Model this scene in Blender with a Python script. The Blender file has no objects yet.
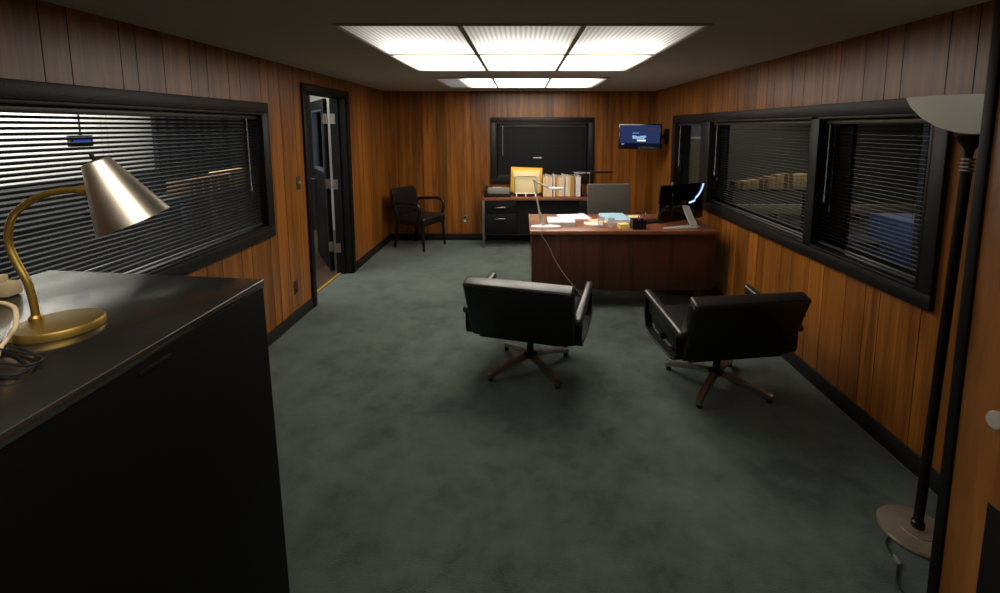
import bpy, bmesh, math, random
from mathutils import Vector, Matrix, Euler
random.seed(7)
S = bpy.context.scene
C = S.collection
PI = math.pi
R = math.radians

# ------------------------------------------------------------------ materials
def nodes_of(name):
    m = bpy.data.materials.new(name); m.use_nodes = True
    nt = m.node_tree; nt.nodes.clear()
    out = nt.nodes.new('ShaderNodeOutputMaterial')
    return m, nt, out
def N(nt, typ, **kw):
    n = nt.nodes.new(typ)
    for k, v in kw.items():
        if k in n.inputs.keys() if isinstance(k, str) else False: n.inputs[k].default_value = v
        else: setattr(n, k, v)
    return n
def math_node(nt, op, a, b=None, clamp=False):
    n = nt.nodes.new('ShaderNodeMath'); n.operation = op; n.use_clamp = clamp
    for i, v in enumerate((a, b)):
        if v is None: continue
        if hasattr(v, 'is_linked'): nt.links.new(v, n.inputs[i])
        else: n.inputs[i].default_value = v
    return n.outputs[0]
def srgb(r, g, b):
    def f(c):
        c /= 255.0
        return c / 12.92 if c <= .04045 else ((c + .055) / 1.055) ** 2.4
    return (f(r), f(g), f(b), 1)
def mat(name, col, rough=.5, metal=0, spec=.5, var=.12, scale=8, bump=0, bscale=60, coat=0, rvar=0, emit=None, estr=0):
    """principled with a gentle procedural mottling"""
    m, nt, out = nodes_of(name); L = nt.links
    p = N(nt, 'ShaderNodeBsdfPrincipled'); L.new(p.outputs[0], out.inputs[0])
    p.inputs['Roughness'].default_value = rough; p.inputs['Metallic'].default_value = metal
    p.inputs['Specular IOR Level'].default_value = spec
    p.inputs['Coat Weight'].default_value = coat
    tc = N(nt, 'ShaderNodeTexCoord')
    no = N(nt, 'ShaderNodeTexNoise'); no.inputs['Scale'].default_value = scale; no.inputs['Detail'].default_value = 4
    L.new(tc.outputs['Object'], no.inputs['Vector'])
    mx = N(nt, 'ShaderNodeMix'); mx.data_type = 'RGBA'
    mx.inputs[6].default_value = (*[c * (1 - var) for c in col[:3]], 1)
    mx.inputs[7].default_value = (*[min(1, c * (1 + var)) for c in col[:3]], 1)
    L.new(no.outputs[0], mx.inputs[0]); L.new(mx.outputs[2], p.inputs['Base Color'])
    if rvar:
        r = N(nt, 'ShaderNodeMapRange'); r.inputs[3].default_value = max(.02, rough - rvar); r.inputs[4].default_value = rough + rvar
        r.inputs[1].default_value = .3; r.inputs[2].default_value = .7
        L.new(no.outputs[0], r.inputs[0]); L.new(r.outputs[0], p.inputs['Roughness'])
    if bump:
        n2 = N(nt, 'ShaderNodeTexNoise'); n2.inputs['Scale'].default_value = bscale; n2.inputs['Detail'].default_value = 3
        L.new(tc.outputs['Object'], n2.inputs['Vector'])
        b = N(nt, 'ShaderNodeBump'); b.inputs['Strength'].default_value = bump; b.inputs['Distance'].default_value = .01
        L.new(n2.outputs[0], b.inputs['Height']); L.new(b.outputs[0], p.inputs['Normal'])
    if emit:
        p.inputs['Emission Color'].default_value = emit; p.inputs['Emission Strength'].default_value = estr
    return m
def wood(name, dark, light, scl=(16, 16, 1.1), rough=.38, attr=None, coat=.15, detail=5, dist=.6):
    m, nt, out = nodes_of(name); L = nt.links
    p = N(nt, 'ShaderNodeBsdfPrincipled'); L.new(p.outputs[0], out.inputs[0])
    p.inputs['Roughness'].default_value = rough; p.inputs['Coat Weight'].default_value = coat; p.inputs['Coat Roughness'].default_value = .3
    tc = N(nt, 'ShaderNodeTexCoord'); mp = N(nt, 'ShaderNodeMapping'); mp.inputs['Scale'].default_value = scl
    L.new(tc.outputs['Object'], mp.inputs[0])
    n1 = N(nt, 'ShaderNodeTexNoise'); n1.inputs['Scale'].default_value = 1; n1.inputs['Detail'].default_value = detail
    n1.inputs['Distortion'].default_value = dist; n1.inputs['Roughness'].default_value = .6
    L.new(mp.outputs[0], n1.inputs['Vector'])
    mp2 = N(nt, 'ShaderNodeMapping'); mp2.inputs['Scale'].default_value = tuple(s * 7 for s in scl[:2]) + (scl[2] * 4,) if scl[2] < scl[0] else tuple(s * 6 for s in scl)
    L.new(tc.outputs['Object'], mp2.inputs[0])
    n2 = N(nt, 'ShaderNodeTexNoise'); n2.inputs['Scale'].default_value = 1; n2.inputs['Detail'].default_value = 2
    L.new(mp2.outputs[0], n2.inputs['Vector'])
    a = math_node(nt, 'MULTIPLY', n1.outputs[0], .72); b = math_node(nt, 'MULTIPLY', n2.outputs[0], .28)
    f = math_node(nt, 'ADD', a, b)
    cr = N(nt, 'ShaderNodeValToRGB'); e = cr.color_ramp.elements
    e[0].position = .34; e[0].color = dark; e[1].position = .68; e[1].color = light
    L.new(f, cr.inputs[0])
    src = cr.outputs[0]
    if attr:
        at = N(nt, 'ShaderNodeAttribute'); at.attribute_name = attr
        mm = N(nt, 'ShaderNodeMix'); mm.data_type = 'RGBA'; mm.blend_type = 'MULTIPLY'; mm.inputs[0].default_value = 1
        L.new(src, mm.inputs[6]); L.new(at.outputs['Color'], mm.inputs[7]); src = mm.outputs[2]
    L.new(src, p.inputs['Base Color'])
    bp = N(nt, 'ShaderNodeBump'); bp.inputs['Strength'].default_value = .08; bp.inputs['Distance'].default_value = .005
    L.new(n2.outputs[0], bp.inputs['Height']); L.new(bp.outputs[0], p.inputs['Normal'])
    return m
def glass(name, tint=(.93, .95, .95, 1), refl=.12):
    m, nt, out = nodes_of(name); L = nt.links
    t = N(nt, 'ShaderNodeBsdfTransparent'); t.inputs[0].default_value = tint
    g = N(nt, 'ShaderNodeBsdfGlossy'); g.inputs['Roughness'].default_value = .01
    lw = N(nt, 'ShaderNodeLayerWeight'); lw.inputs[0].default_value = refl
    mx = N(nt, 'ShaderNodeMixShader'); L.new(lw.outputs['Fresnel'], mx.inputs[0]); L.new(t.outputs[0], mx.inputs[1]); L.new(g.outputs[0], mx.inputs[2])
    L.new(mx.outputs[0], out.inputs[0])
    return m
def acrylic(name):
    m, nt, out = nodes_of(name); L = nt.links
    t = N(nt, 'ShaderNodeBsdfTransparent'); t.inputs[0].default_value = (.95, .96, .97, 1)
    d = N(nt, 'ShaderNodeBsdfPrincipled'); d.inputs['Base Color'].default_value = (.8, .8, .8, 1); d.inputs['Roughness'].default_value = .1
    lw = N(nt, 'ShaderNodeLayerWeight'); lw.inputs[0].default_value = .3
    k = math_node(nt, 'ADD', math_node(nt, 'MULTIPLY', lw.outputs['Facing'], .45), .12, True)
    mx = N(nt, 'ShaderNodeMixShader'); L.new(k, mx.inputs[0]); L.new(t.outputs[0], mx.inputs[1]); L.new(d.outputs[0], mx.inputs[2])
    L.new(mx.outputs[0], out.inputs[0]); return m
def frosted(name):
    m, nt, out = nodes_of(name); L = nt.links
    d = N(nt, 'ShaderNodeBsdfDiffuse'); d.inputs[0].default_value = (.84, .82, .70, 1)
    t = N(nt, 'ShaderNodeBsdfTranslucent'); t.inputs[0].default_value = (.86, .84, .72, 1)
    tc = N(nt, 'ShaderNodeTexCoord'); n = N(nt, 'ShaderNodeTexNoise'); n.inputs['Scale'].default_value = 14; L.new(tc.outputs['Object'], n.inputs['Vector'])
    k = math_node(nt, 'ADD', math_node(nt, 'MULTIPLY', n.outputs[0], .1), .5)
    mx = N(nt, 'ShaderNodeMixShader'); L.new(k, mx.inputs[0]); L.new(d.outputs[0], mx.inputs[1]); L.new(t.outputs[0], mx.inputs[2])
    em = N(nt, 'ShaderNodeEmission'); em.inputs[0].default_value = (1, .96, .80, 1); em.inputs[1].default_value = .075  # faint glow added to brighten the unlit bowl
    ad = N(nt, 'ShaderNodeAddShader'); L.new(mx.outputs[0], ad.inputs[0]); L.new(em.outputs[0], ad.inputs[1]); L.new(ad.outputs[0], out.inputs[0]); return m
def emis(name, col, strength):
    m, nt, out = nodes_of(name)
    e = N(nt, 'ShaderNodeEmission'); e.inputs[0].default_value = col; e.inputs[1].default_value = strength
    nt.links.new(e.outputs[0], out.inputs[0]); return m
def carpet_mat():
    m, nt, out = nodes_of('green_carpet'); L = nt.links
    p = N(nt, 'ShaderNodeBsdfPrincipled'); L.new(p.outputs[0], out.inputs[0])
    p.inputs['Roughness'].default_value = .95; p.inputs['Specular IOR Level'].default_value = .1
    p.inputs['Sheen Weight'].default_value = .25; p.inputs['Sheen Roughness'].default_value = .6
    tc = N(nt, 'ShaderNodeTexCoord')
    def noise(s, d, ds=0, r=.55):
        n = N(nt, 'ShaderNodeTexNoise'); n.inputs['Scale'].default_value = s; n.inputs['Detail'].default_value = d
        n.inputs['Distortion'].default_value = ds; n.inputs['Roughness'].default_value = r
        L.new(tc.outputs['Object'], n.inputs['Vector']); return n.outputs[0]
    big = noise(1.7, 3, .3, .55); mid = noise(5.5, 7, .25, .72); fine = noise(170, 2)
    f = math_node(nt, 'ADD', math_node(nt, 'MULTIPLY', big, .42), math_node(nt, 'MULTIPLY', mid, .58))
    cr = N(nt, 'ShaderNodeValToRGB'); e = cr.color_ramp.elements
    e[0].position = .38; e[0].color = CARPET[0]; e[1].position = .61; e[1].color = CARPET[2]
    k = e.new(.48); k.color = CARPET[1]
    L.new(f, cr.inputs[0])
    mm = N(nt, 'ShaderNodeMix'); mm.data_type = 'RGBA'; mm.blend_type = 'MULTIPLY'; mm.inputs[0].default_value = .5
    L.new(cr.outputs[0], mm.inputs[6]); L.new(fine, mm.inputs[7])
    L.new(mm.outputs[2], p.inputs['Base Color'])
    bp = N(nt, 'ShaderNodeBump'); bp.inputs['Strength'].default_value = .5; bp.inputs['Distance'].default_value = .006
    L.new(fine, bp.inputs['Height']); L.new(bp.outputs[0], p.inputs['Normal'])
    return m
CARPET = [(.027, .046, .036, 1), (.062, .094, .074, 1), (.098, .137, .108, 1)]
LENS = 10.5
def lens_mat(name, yc, ysp, edge, far=False):
    """prismatic diffuser: tubes glow behind it, ribs run along the room"""
    m, nt, out = nodes_of(name); L = nt.links
    e = N(nt, 'ShaderNodeEmission'); L.new(e.outputs[0], out.inputs[0])
    g = N(nt, 'ShaderNodeNewGeometry'); sp = N(nt, 'ShaderNodeSeparateXYZ'); L.new(g.outputs['Position'], sp.inputs[0])
    x, y = sp.outputs[0], sp.outputs[1]
    dy = math_node(nt, 'DIVIDE', math_node(nt, 'SUBTRACT', y, yc), ysp)
    cx_ = math_node(nt, 'DIVIDE', math_node(nt, 'SUBTRACT', math_node(nt, 'MODULO', math_node(nt, 'ADD', x, .95 + 6.333), .6333), .3167), .40)
    e2 = math_node(nt, 'ADD', math_node(nt, 'POWER', math_node(nt, 'ABSOLUTE', dy), 1.3), math_node(nt, 'MULTIPLY', math_node(nt, 'POWER', math_node(nt, 'ABSOLUTE', cx_), 3), 1.4))
    v = math_node(nt, 'ADD', math_node(nt, 'MULTIPLY', math_node(nt, 'EXPONENT', math_node(nt, 'MULTIPLY', e2, -1)), 1 - edge), edge)
    if far:
        d = N(nt, 'ShaderNodeMapRange'); d.interpolation_type = 'SMOOTHSTEP'
        d.inputs[1].default_value = -.70; d.inputs[2].default_value = -.48; d.inputs[3].default_value = .022; d.inputs[4].default_value = 1
        L.new(x, d.inputs[0]); v = math_node(nt, 'MULTIPLY', v, d.outputs[0])
        d2 = N(nt, 'ShaderNodeMapRange'); d2.interpolation_type = 'SMOOTHSTEP'
        d2.inputs[1].default_value = .62; d2.inputs[2].default_value = .92; d2.inputs[3].default_value = 1; d2.inputs[4].default_value = .03
        L.new(x, d2.inputs[0]); v = math_node(nt, 'MULTIPLY', v, d2.outputs[0])
    else:
        d = N(nt, 'ShaderNodeMapRange'); d.interpolation_type = 'SMOOTHSTEP'
        d.inputs[1].default_value = .74; d.inputs[2].default_value = .98; d.inputs[3].default_value = 1; d.inputs[4].default_value = .5
        ax = math_node(nt, 'ABSOLUTE', x); L.new(ax, d.inputs[0]); v = math_node(nt, 'MULTIPLY', v, d.outputs[0])
    rib = math_node(nt, 'SINE', math_node(nt, 'MULTIPLY', x, 2 * PI / .027))
    v = math_node(nt, 'MULTIPLY', v, math_node(nt, 'ADD', math_node(nt, 'MULTIPLY', rib, .22), 1))
    L.new(math_node(nt, 'MULTIPLY', v, LENS), e.inputs[1])
    e.inputs[0].default_value = (1, .93, .83, 1)
    return m

WOODWALL = wood('wood_panelling', srgb(104, 57, 16), srgb(190, 118, 43), (22, 22, .9), .36, 'tone', coat=.2)
WOODDOOR = wood('wood_door_veneer', srgb(110, 66, 26), srgb(160, 102, 46), (10, 10, 1.2), .45, coat=.05)
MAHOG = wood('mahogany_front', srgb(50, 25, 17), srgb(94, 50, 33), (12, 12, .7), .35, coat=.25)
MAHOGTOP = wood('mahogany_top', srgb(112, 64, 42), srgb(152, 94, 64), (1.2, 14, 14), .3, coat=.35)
INLAY = wood('walnut_inlay', srgb(92, 62, 46), srgb(136, 96, 74), (20, 20, 20), .35)
BOARD = wood('outside_boards', srgb(58, 43, 34), srgb(96, 74, 58), (10, 1.0, 10), .5)
CREAMCARD = mat('cream_card', srgb(240, 222, 170), .7)
M = dict(
 carpet=carpet_mat(),
 ceiling=mat('ceiling_paint', srgb(198, 194, 188), .9, var=.04, scale=3, spec=.1),
 trim=mat('black_trim_paint', srgb(22, 20, 19), .45, spec=.35, var=.25, scale=25, bump=.15, bscale=120),
 jamb=mat('black_jamb_paint', srgb(13, 12, 12), .5, spec=.25, var=.2),
 baseb=mat('black_rubber_base', srgb(24, 22, 22), .5),
 slat=mat('dark_slats', srgb(16, 15, 14), .5, spec=.3),
 slatdark=mat('black_slats', srgb(13, 12, 11), .5, spec=.3),
 slatback=mat('closed_slats', srgb(10, 10, 10), .55, spec=.2),
 rail=mat('blind_rail', srgb(70, 66, 60), .4, metal=.4),
 clearwand=mat('clear_wand', srgb(150, 152, 155), .15),
 cord=mat('blind_cord', srgb(60, 56, 52), .8),
 glass=glass('window_glass', (.93, .95, .95, 1), .04),
 glassdim=glass('tinted_glass', (.62, .64, .64, 1), .05),
 blackmetal=mat('black_enamel', srgb(14, 13, 13), .55, var=.2, spec=.25),
 cabblack=mat('matte_black_steel', srgb(9, 9, 9), .6, spec=.12),
 cabtop=mat('black_polished_top', srgb(118, 116, 112), .17, metal=.9, var=.3, scale=9, rvar=.07, bump=.03, bscale=18),
 edgemetal=mat('bright_steel_edge', srgb(150, 150, 152), .3, metal=.9),
 brass=mat('antique_brass', srgb(176, 146, 74), .42, metal=.85, var=.25, scale=14, rvar=.08),
 palebrass=mat('brushed_pale_brass', srgb(232, 220, 200), .36, metal=1, var=.12, scale=9, rvar=.07),
 beige=mat('beige_plastic', srgb(226, 204, 160), .45),
 leather=mat('black_leather', srgb(20, 19, 18), .34, var=.3, bump=.18, bscale=90, spec=.55),
 leatherpad=mat('paler_leather', srgb(44, 40, 37), .30, var=.25, bump=.1, bscale=80, spec=.7),
 chrome=mat('chrome', srgb(200, 198, 194), .16, metal=1),
 satin=mat('satin_steel', srgb(176, 172, 164), .34, metal=1),
 darkmetal=mat('dark_bronze', srgb(34, 29, 26), .32, metal=.6),
 silver=mat('silver_paint', srgb(196, 190, 180), .38, metal=.35),
 lampbase=mat('brushed_lamp_base', srgb(138, 128, 112), .36, metal=.5),
 rubber=mat('black_rubber', srgb(16, 16, 16), .7),
 vinyl=mat('black_vinyl', srgb(20, 21, 21), .4, spec=.4),
 mesh=mat('grey_mesh', srgb(84, 79, 72), .85, var=.1, scale=200, bump=.3, bscale=400),
 blackplastic=mat('black_plastic', srgb(18, 18, 19), .4),
 gloss=mat('gloss_black_plastic', srgb(8, 8, 10), .15, spec=.6),
 greyplastic=mat('grey_plastic', srgb(110, 108, 104), .45),
 paper=mat('white_paper', srgb(238, 236, 232), .8, var=.02),
 paperedge=mat('paper_edges', srgb(176, 170, 162), .9, var=.1, scale=120),
 manila=mat('manila_card', srgb(234, 198, 138), .75, var=.06),
 tan=mat('tan_card', srgb(178, 138, 84), .75),
 pinkish=mat('pale_buff_card', srgb(232, 206, 182), .75),
 whitish=mat('pale_grey_card', srgb(226, 220, 212), .75),
 yellow=mat('yellow_card', srgb(232, 182, 48), .7),
 cream=CREAMCARD,
 bluefold=mat('pale_blue_card', srgb(164, 204, 220), .6),
 sticky=mat('yellow_notes', srgb(238, 214, 124), .8),
 clear=acrylic('clear_acrylic'),
 red=mat('red_plastic', srgb(178, 28, 24), .4),
 bluepen=mat('blue_plastic', srgb(40, 60, 150), .4),
 whiteplastic=mat('white_plastic', srgb(232, 230, 226), .35),
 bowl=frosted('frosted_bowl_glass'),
 switchplate=mat('brown_plate', srgb(70, 44, 26), .5),
 ivory=mat('ivory_toggle', srgb(220, 205, 160), .4),
 yellowstrip=mat('yellow_threshold', srgb(156, 128, 40), .7),
 outfloor=mat('outside_floor_dark', srgb(40, 36, 33), .7),
 outwall=mat('outside_wall_pale', srgb(150, 148, 144), .9, var=.2, scale=2),
 outdark=mat('outside_wall_dark', srgb(46, 46, 44), .9, var=.2, scale=2),
 outgrey=mat('outside_wall_grey', srgb(88, 84, 76), .9, var=.15, scale=1.5),
 drape=mat('black_drape', srgb(10, 10, 11), .95),
 bluesteel=mat('blue_grey_steel', srgb(84, 90, 104), .45),
 cardboard=mat('cardboard', srgb(112, 82, 56), .85),
 cardlight=mat('pale_cardboard', srgb(186, 156, 106), .85),
 bluebox=mat('blue_painted_steel', srgb(62, 78, 118), .5, var=.2),
 rust=mat('tin_lid', srgb(150, 140, 120), .35, metal=.6),
 stone=mat('pale_ledge', srgb(150, 138, 112), .8),
 lensA=lens_mat('diffuser_main', 3.75, .50, .006),
 lensB=lens_mat('diffuser_far', 5.62, 1.2, .35, True),
 tube=emis('fluorescent_tube', (1, .97, .92, 1), 6),
 screenblue=emis('screen_blue', srgb(58, 74, 124), .5),
 screentop=emis('screen_pale_blue', srgb(150, 186, 235), .9),
 screenwhite=emis('screen_white', srgb(225, 238, 250), 1.0),
 screendark=emis('screen_dark_band', srgb(26, 30, 52), .5),
 screenred=emis('screen_muted_red', srgb(120, 70, 96), .5),
 glowblue=emis('blue_glow', srgb(168, 200, 255), 1.6),
 glowsign=emis('blue_sign_glow', srgb(60, 100, 230), .5),
)
# ------------------------------------------------------------------ mesh helpers
class MB:
    def __init__(s): s.bm = bmesh.new()
    def merge(s, t, mtx=None):
        if mtx is not None: bmesh.ops.transform(t, matrix=mtx, verts=t.verts)
        me = bpy.data.meshes.new('t'); t.to_mesh(me); t.free(); s.bm.from_mesh(me); bpy.data.meshes.remove(me); return s
    def box(s, x0, x1, y0, y1, z0, z1, bev=0, seg=2, mtx=None, taper=None):
        t = bmesh.new(); bmesh.ops.create_cube(t, size=1)
        for v in t.verts:
            v.co = Vector((x0 + (v.co.x + .5) * (x1 - x0), y0 + (v.co.y + .5) * (y1 - y0), z0 + (v.co.z + .5) * (z1 - z0)))
        if taper: taper(t)
        if bev: bmesh.ops.bevel(t, geom=t.edges[:], offset=bev, segments=seg, profile=.5, affect='EDGES')
        return s.merge(t, mtx)
    def lathe(s, prof, n=32, mtx=None, sx=1, sy=1):
        t = bmesh.new(); rings = []
        for r, z in prof:
            if r < 1e-5: rings.append([t.verts.new((0, 0, z))])
            else: rings.append([t.verts.new((r * sx * math.cos(2 * PI * i / n), r * sy * math.sin(2 * PI * i / n), z)) for i in range(n)])
        for a, b in zip(rings, rings[1:]):
            for i in range(n):
                j = (i + 1) % n
                if len(a) == 1 and len(b) == 1: continue
                if len(a) == 1: t.faces.new((a[0], b[j], b[i]))
                elif len(b) == 1: t.faces.new((a[i], a[j], b[0]))
                else: t.faces.new((a[i], a[j], b[j], b[i]))
        bmesh.ops.recalc_face_normals(t, faces=t.faces)
        return s.merge(t, mtx)
    def tube(s, pts, r, n=10, mtx=None, closed=False, flat=None, cap=True):
        """sweep; r number or list; flat=(w,h) for a rectangular section"""
        pts = [Vector(p) for p in pts]; k = len(pts); t = bmesh.new(); rings = []
        tang = []
        for i in range(k):
            a = pts[i - 1] if (i > 0 or closed) else pts[i]
            b = pts[(i + 1) % k] if (i < k - 1 or closed) else pts[i]
            tang.append((b - a).normalized())
        up = Vector((0, 0, 1)) if abs(tang[0].z) < .9 else Vector((0, 1, 0))
        nrm = (up - tang[0] * up.dot(tang[0])).normalized()
        for i in range(k):
            nrm = (nrm - tang[i] * nrm.dot(tang[i]))
            nrm = nrm.normalized() if nrm.length > 1e-6 else tang[i].orthogonal().normalized()
            bi = tang[i].cross(nrm)
            rr = r[i] if isinstance(r, (list, tuple)) else r
            if flat:
                w, h = flat
                ring = [t.verts.new(pts[i] + bi * a * w / 2 + nrm * b * h / 2) for a, b in ((-1, -1), (1, -1), (1, 1), (-1, 1))]
            else:
                ring = [t.verts.new(pts[i] + (bi * math.cos(2 * PI * j / n) + nrm * math.sin(2 * PI * j / n)) * rr) for j in range(n)]
            rings.append(ring)
        m = len(rings[0])
        rng = range(k) if closed else range(k - 1)
        for i in rng:
            a, b = rings[i], rings[(i + 1) % k]
            for j in range(m): t.faces.new((a[j], a[(j + 1) % m], b[(j + 1) % m], b[j]))
        if not closed and cap: t.faces.new(rings[0][::-1]); t.faces.new(rings[-1])
        bmesh.ops.recalc_face_normals(t, faces=t.faces)
        return s.merge(t, mtx)
    def prism(s, poly, z0, z1, bev=0, mtx=None, seg=2):
        t = bmesh.new(); a = [t.verts.new((x, y, z0)) for x, y in poly]; b = [t.verts.new((x, y, z1)) for x, y in poly]
        t.faces.new(a[::-1]); t.faces.new(b); n = len(poly)
        for i in range(n): t.faces.new((a[i], a[(i + 1) % n], b[(i + 1) % n], b[i]))
        bmesh.ops.recalc_face_normals(t, faces=t.faces)
        if bev: bmesh.ops.bevel(t, geom=t.edges[:], offset=bev, segments=seg, profile=.5, affect='EDGES')
        return s.merge(t, mtx)
    def quad(s, *p):
        s.bm.faces.new([s.bm.verts.new(q) for q in p]); return s
def obj(name, mb, material, parent=None, smooth=35, **props):
    me = bpy.data.meshes.new(name); mb.bm.to_mesh(me); mb.bm.free()
    o = bpy.data.objects.new(name, me); C.objects.link(o)
    me.materials.append(material)
    if smooth:
        for p in me.polygons: p.use_smooth = True
        me.set_sharp_from_angle(angle=R(smooth))
    if parent: o.parent = parent
    for k, v in props.items(): o[k] = v
    return o
def tag(o, label, cat, group=None, kind=None):
    o['label'] = label; o['category'] = cat
    if group: o['group'] = group
    if kind: o['kind'] = kind
    return o
def thing(name, label, cat, loc=(0, 0, 0), rz=0, group=None):
    o = bpy.data.objects.new(name, None); o.empty_display_size = .1; C.objects.link(o)
    o.location = loc; o.rotation_euler = (0, 0, rz); return tag(o, label, cat, group)
def struct(name, mb, m, parent=None, smooth=35):
    o = obj(name, mb, m, parent, smooth)
    if not parent: o['kind'] = 'structure'
    return o
def copy_tree(o, parent=None):
    c = o.copy(); C.objects.link(c)
    if parent: c.parent = parent
    for ch in [x for x in o.children]: copy_tree(ch, c)
    return c
def bez(p, n=12):
    """catmull-rom through points"""
    p = [Vector(q) for q in p]; out = []
    q = [p[0] * 2 - p[1]] + p + [p[-1] * 2 - p[-2]]
    for i in range(1, len(q) - 2):
        for k in range(n):
            u = k / n; a, b, c, d = q[i - 1], q[i], q[i + 1], q[i + 2]
            out.append(.5 * ((2 * b) + (c - a) * u + (2 * a - 5 * b + 4 * c - d) * u * u + (3 * b - a - 3 * c + d) * u ** 3))
    out.append(p[-1]); return out
def align(p0, p1):
    """matrix taking +Z from origin to the p0->p1 direction at p0"""
    p0, p1 = Vector(p0), Vector(p1)
    return Matrix.Translation(p0) @ (p1 - p0).to_track_quat('Z', 'Y').to_matrix().to_4x4()

# ------------------------------------------------------------------ room
XL, XR, YB, YF, H = -1.95, 1.906, 6.846, -1.3, 2.18
def panelled(name, axis, c, sgn, a0, a1, z0, z1, holes, seed):
    rnd = random.Random(seed)
    cuts = []; a = a0 + rnd.uniform(.05, .2)
    seqw = [.20, .13, .25, .10, .17, .22, .145]
    i = rnd.randrange(7)
    while a < a1 - .02:
        cuts.append(a); a += seqw[i % 7] * rnd.uniform(.92, 1.08); i += 1
    g = .0022
    segs = []; prev = a0
    for q in cuts: segs.append((prev, q - g, 0)); segs.append((q - g, q + g, 1)); prev = q + g
    segs.append((prev, a1, 0))
    edges = sorted(set([h[0] for h in holes] + [h[1] for h in holes]))
    mb = MB(); bm = mb.bm; lay = bm.loops.layers.color.new('tone')
    def P(a, z, d):
        off = c - sgn * d
        return (off, a, z) if axis == 'y' else (a, off, z)
    def face(pts, tone):
        f = bm.faces.new([bm.verts.new(p) for p in pts])
        for l in f.loops: l[lay] = (tone, tone, tone, 1)
    for s0, s1, gr in segs:
        tone = .2 if gr else rnd.uniform(.80, 1.0)
        ee = [s0] + [e for e in edges if s0 < e < s1] + [s1]
        for b0, b1 in zip(ee, ee[1:]):
            mid = (b0 + b1) / 2; zr = [(z0, z1)]
            for h in holes:
                if h[0] <= mid <= h[1]:
                    nz = []
                    for u, v in zr:
                        if h[2] > u: nz.append((u, min(v, h[2])))
                        if h[3] < v: nz.append((max(u, h[3]), v))
                    zr = nz
            for u, v in zr:
                d = .005 if gr else 0
                face([P(b0, u, d), P(b1, u, d), P(b1, v, d), P(b0, v, d)], tone)
                face([P(b0, u, .12), P(b1, u, .12), P(b1, v, .12), P(b0, v, .12)], .5)
                if gr:
                    for b in (b0, b1): face([P(b, u, 0), P(b, u, .005), P(b, v, .005), P(b, v, 0)], .1)
    return struct(name, mb, WOODWALL, smooth=0)
mb = MB(); mb.quad((XL - .12, YF - .1, 0), (XR + .12, YF - .1, 0), (XR + .12, YB + .12, 0), (XL - .12, YB + .12, 0))
struct('floor', mb, M['carpet'], smooth=0)
mb = MB(); mb.box(XL - .12, XR + .12, YF - .1, YB + .12, H, H + .05); struct('ceiling', mb, M['ceiling'], smooth=0)
LW = (.35, 3.53, .905, 1.775); DW = (4.27, 5.25, -.01, 2.0)
RW = (2.16, 5.84, .895, 1.735); BW = (-.385, .97, .92, 1.735)
panelled('wall_left', 'y', XL, 1, YF, YB, 0, H, [LW, DW], 3)
panelled('wall_right', 'y', XR, -1, YF, YB, 0, H, [RW], 11)
panelled('wall_back', 'x', YB, -1, XL, XR, 0, H, [BW], 5)
panelled('wall_front', 'x', YF, 1, XL, XR, 0, H, [], 6)
def baseboard(name, *b): mb = MB(); mb.box(*b, bev=.004); struct(name, mb, M['baseb'])
baseboard('baseboard_left', XL, XL + .014, YF, 4.20, 0, .10)
baseboard('baseboard_left_far', XL, XL + .014, 5.32, YB, 0, .10)
baseboard('baseboard_right', XR - .014, XR, YF, YB, 0, .105)
baseboard('baseboard_back', XL, XR, YB - .014, YB, 0, .10)
# pale strip of tape along the right baseboard
mb = MB(); mb.box(XR - .020, XR - .015, 1.2, 4.0, .001, .006); struct('trim_7', mb, M['greyplastic'])

def window_y(name, c, sgn, hole, mull=(), w=.075):
    """casing round a hole in a wall of constant X; sgn points into the room"""
    a0, a1, z0, z1 = hole; p = c + sgn * .028; q = c - sgn * .12
    X0, X1 = min(p, q), max(p, q); mb = MB()
    T0, T1 = min(c, p), max(c, p)
    f = dict(bev=.004)
    mb.box(T0, T1, a0 - w, a1 + w, z1, z1 + w, **f); mb.box(T0, T1, a0 - w, a1 + w, z0 - w, z0, **f)
    mb.box(T0, T1, a0 - w, a0, z0, z1, **f); mb.box(T0, T1, a1, a1 + w, z0, z1, **f)
    mb.box(X0, X1, a0 - .01, a1 + .01, z1 - .018, z1, **f); mb.box(X0, X1, a0 - .01, a1 + .01, z0, z0 + .018, **f)
    mb.box(X0, X1, a0 - .0, a0 + .018, z0, z1, **f); mb.box(X0, X1, a1 - .018, a1, z0, z1, **f)
    for m0, m1 in mull: mb.box(X0, X1, m0, m1, z0, z1, **f)
    return struct(name, mb, M['trim'])
def pane_y(win, x, a0, a1, z0, z1, m='glass'):
    mb = MB(); mb.box(x - .003, x + .003, a0, a1, z0, z1); obj('pane', mb, M[m], win, 0)
def sash_y(win, x, a0, a1, z0, z1, t=.03, far=.03):
    mb = MB()
    mb.box(x - .012, x + .012, a0, a1, z0, z0 + t); mb.box(x - .012, x + .012, a0, a1, z1 - t, z1)
    mb.box(x - .012, x + .012, a0, a0 + t, z0, z1); mb.box(x - .012, x + .012, a1 - far, a1, z0, z1)
    obj('sash', mb, M['jamb'], win, 35)
w1 = window_y('window_1', XL, 1, LW)
sash_y(w1, XL - .10, LW[0] + .018, LW[1] - .018, LW[2] + .018, LW[3] - .018); pane_y(w1, XL - .10, LW[0] + .02, LW[1] - .02, LW[2] + .02, LW[3] - .02)
w2 = window_y('window_2', XR, -1, RW, [(2.995, 3.085), (4.74, 4.97)])
for a0, a1 in ((2.178, 2.995), (3.085, 4.74), (4.97, 5.822)):
    sash_y(w2, XR + .10, a0, a1, RW[2] + .018, RW[3] - .018, far=.15); pane_y(w2, XR + .10, a0, a1, RW[2] + .02, RW[3] - .02)
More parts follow.
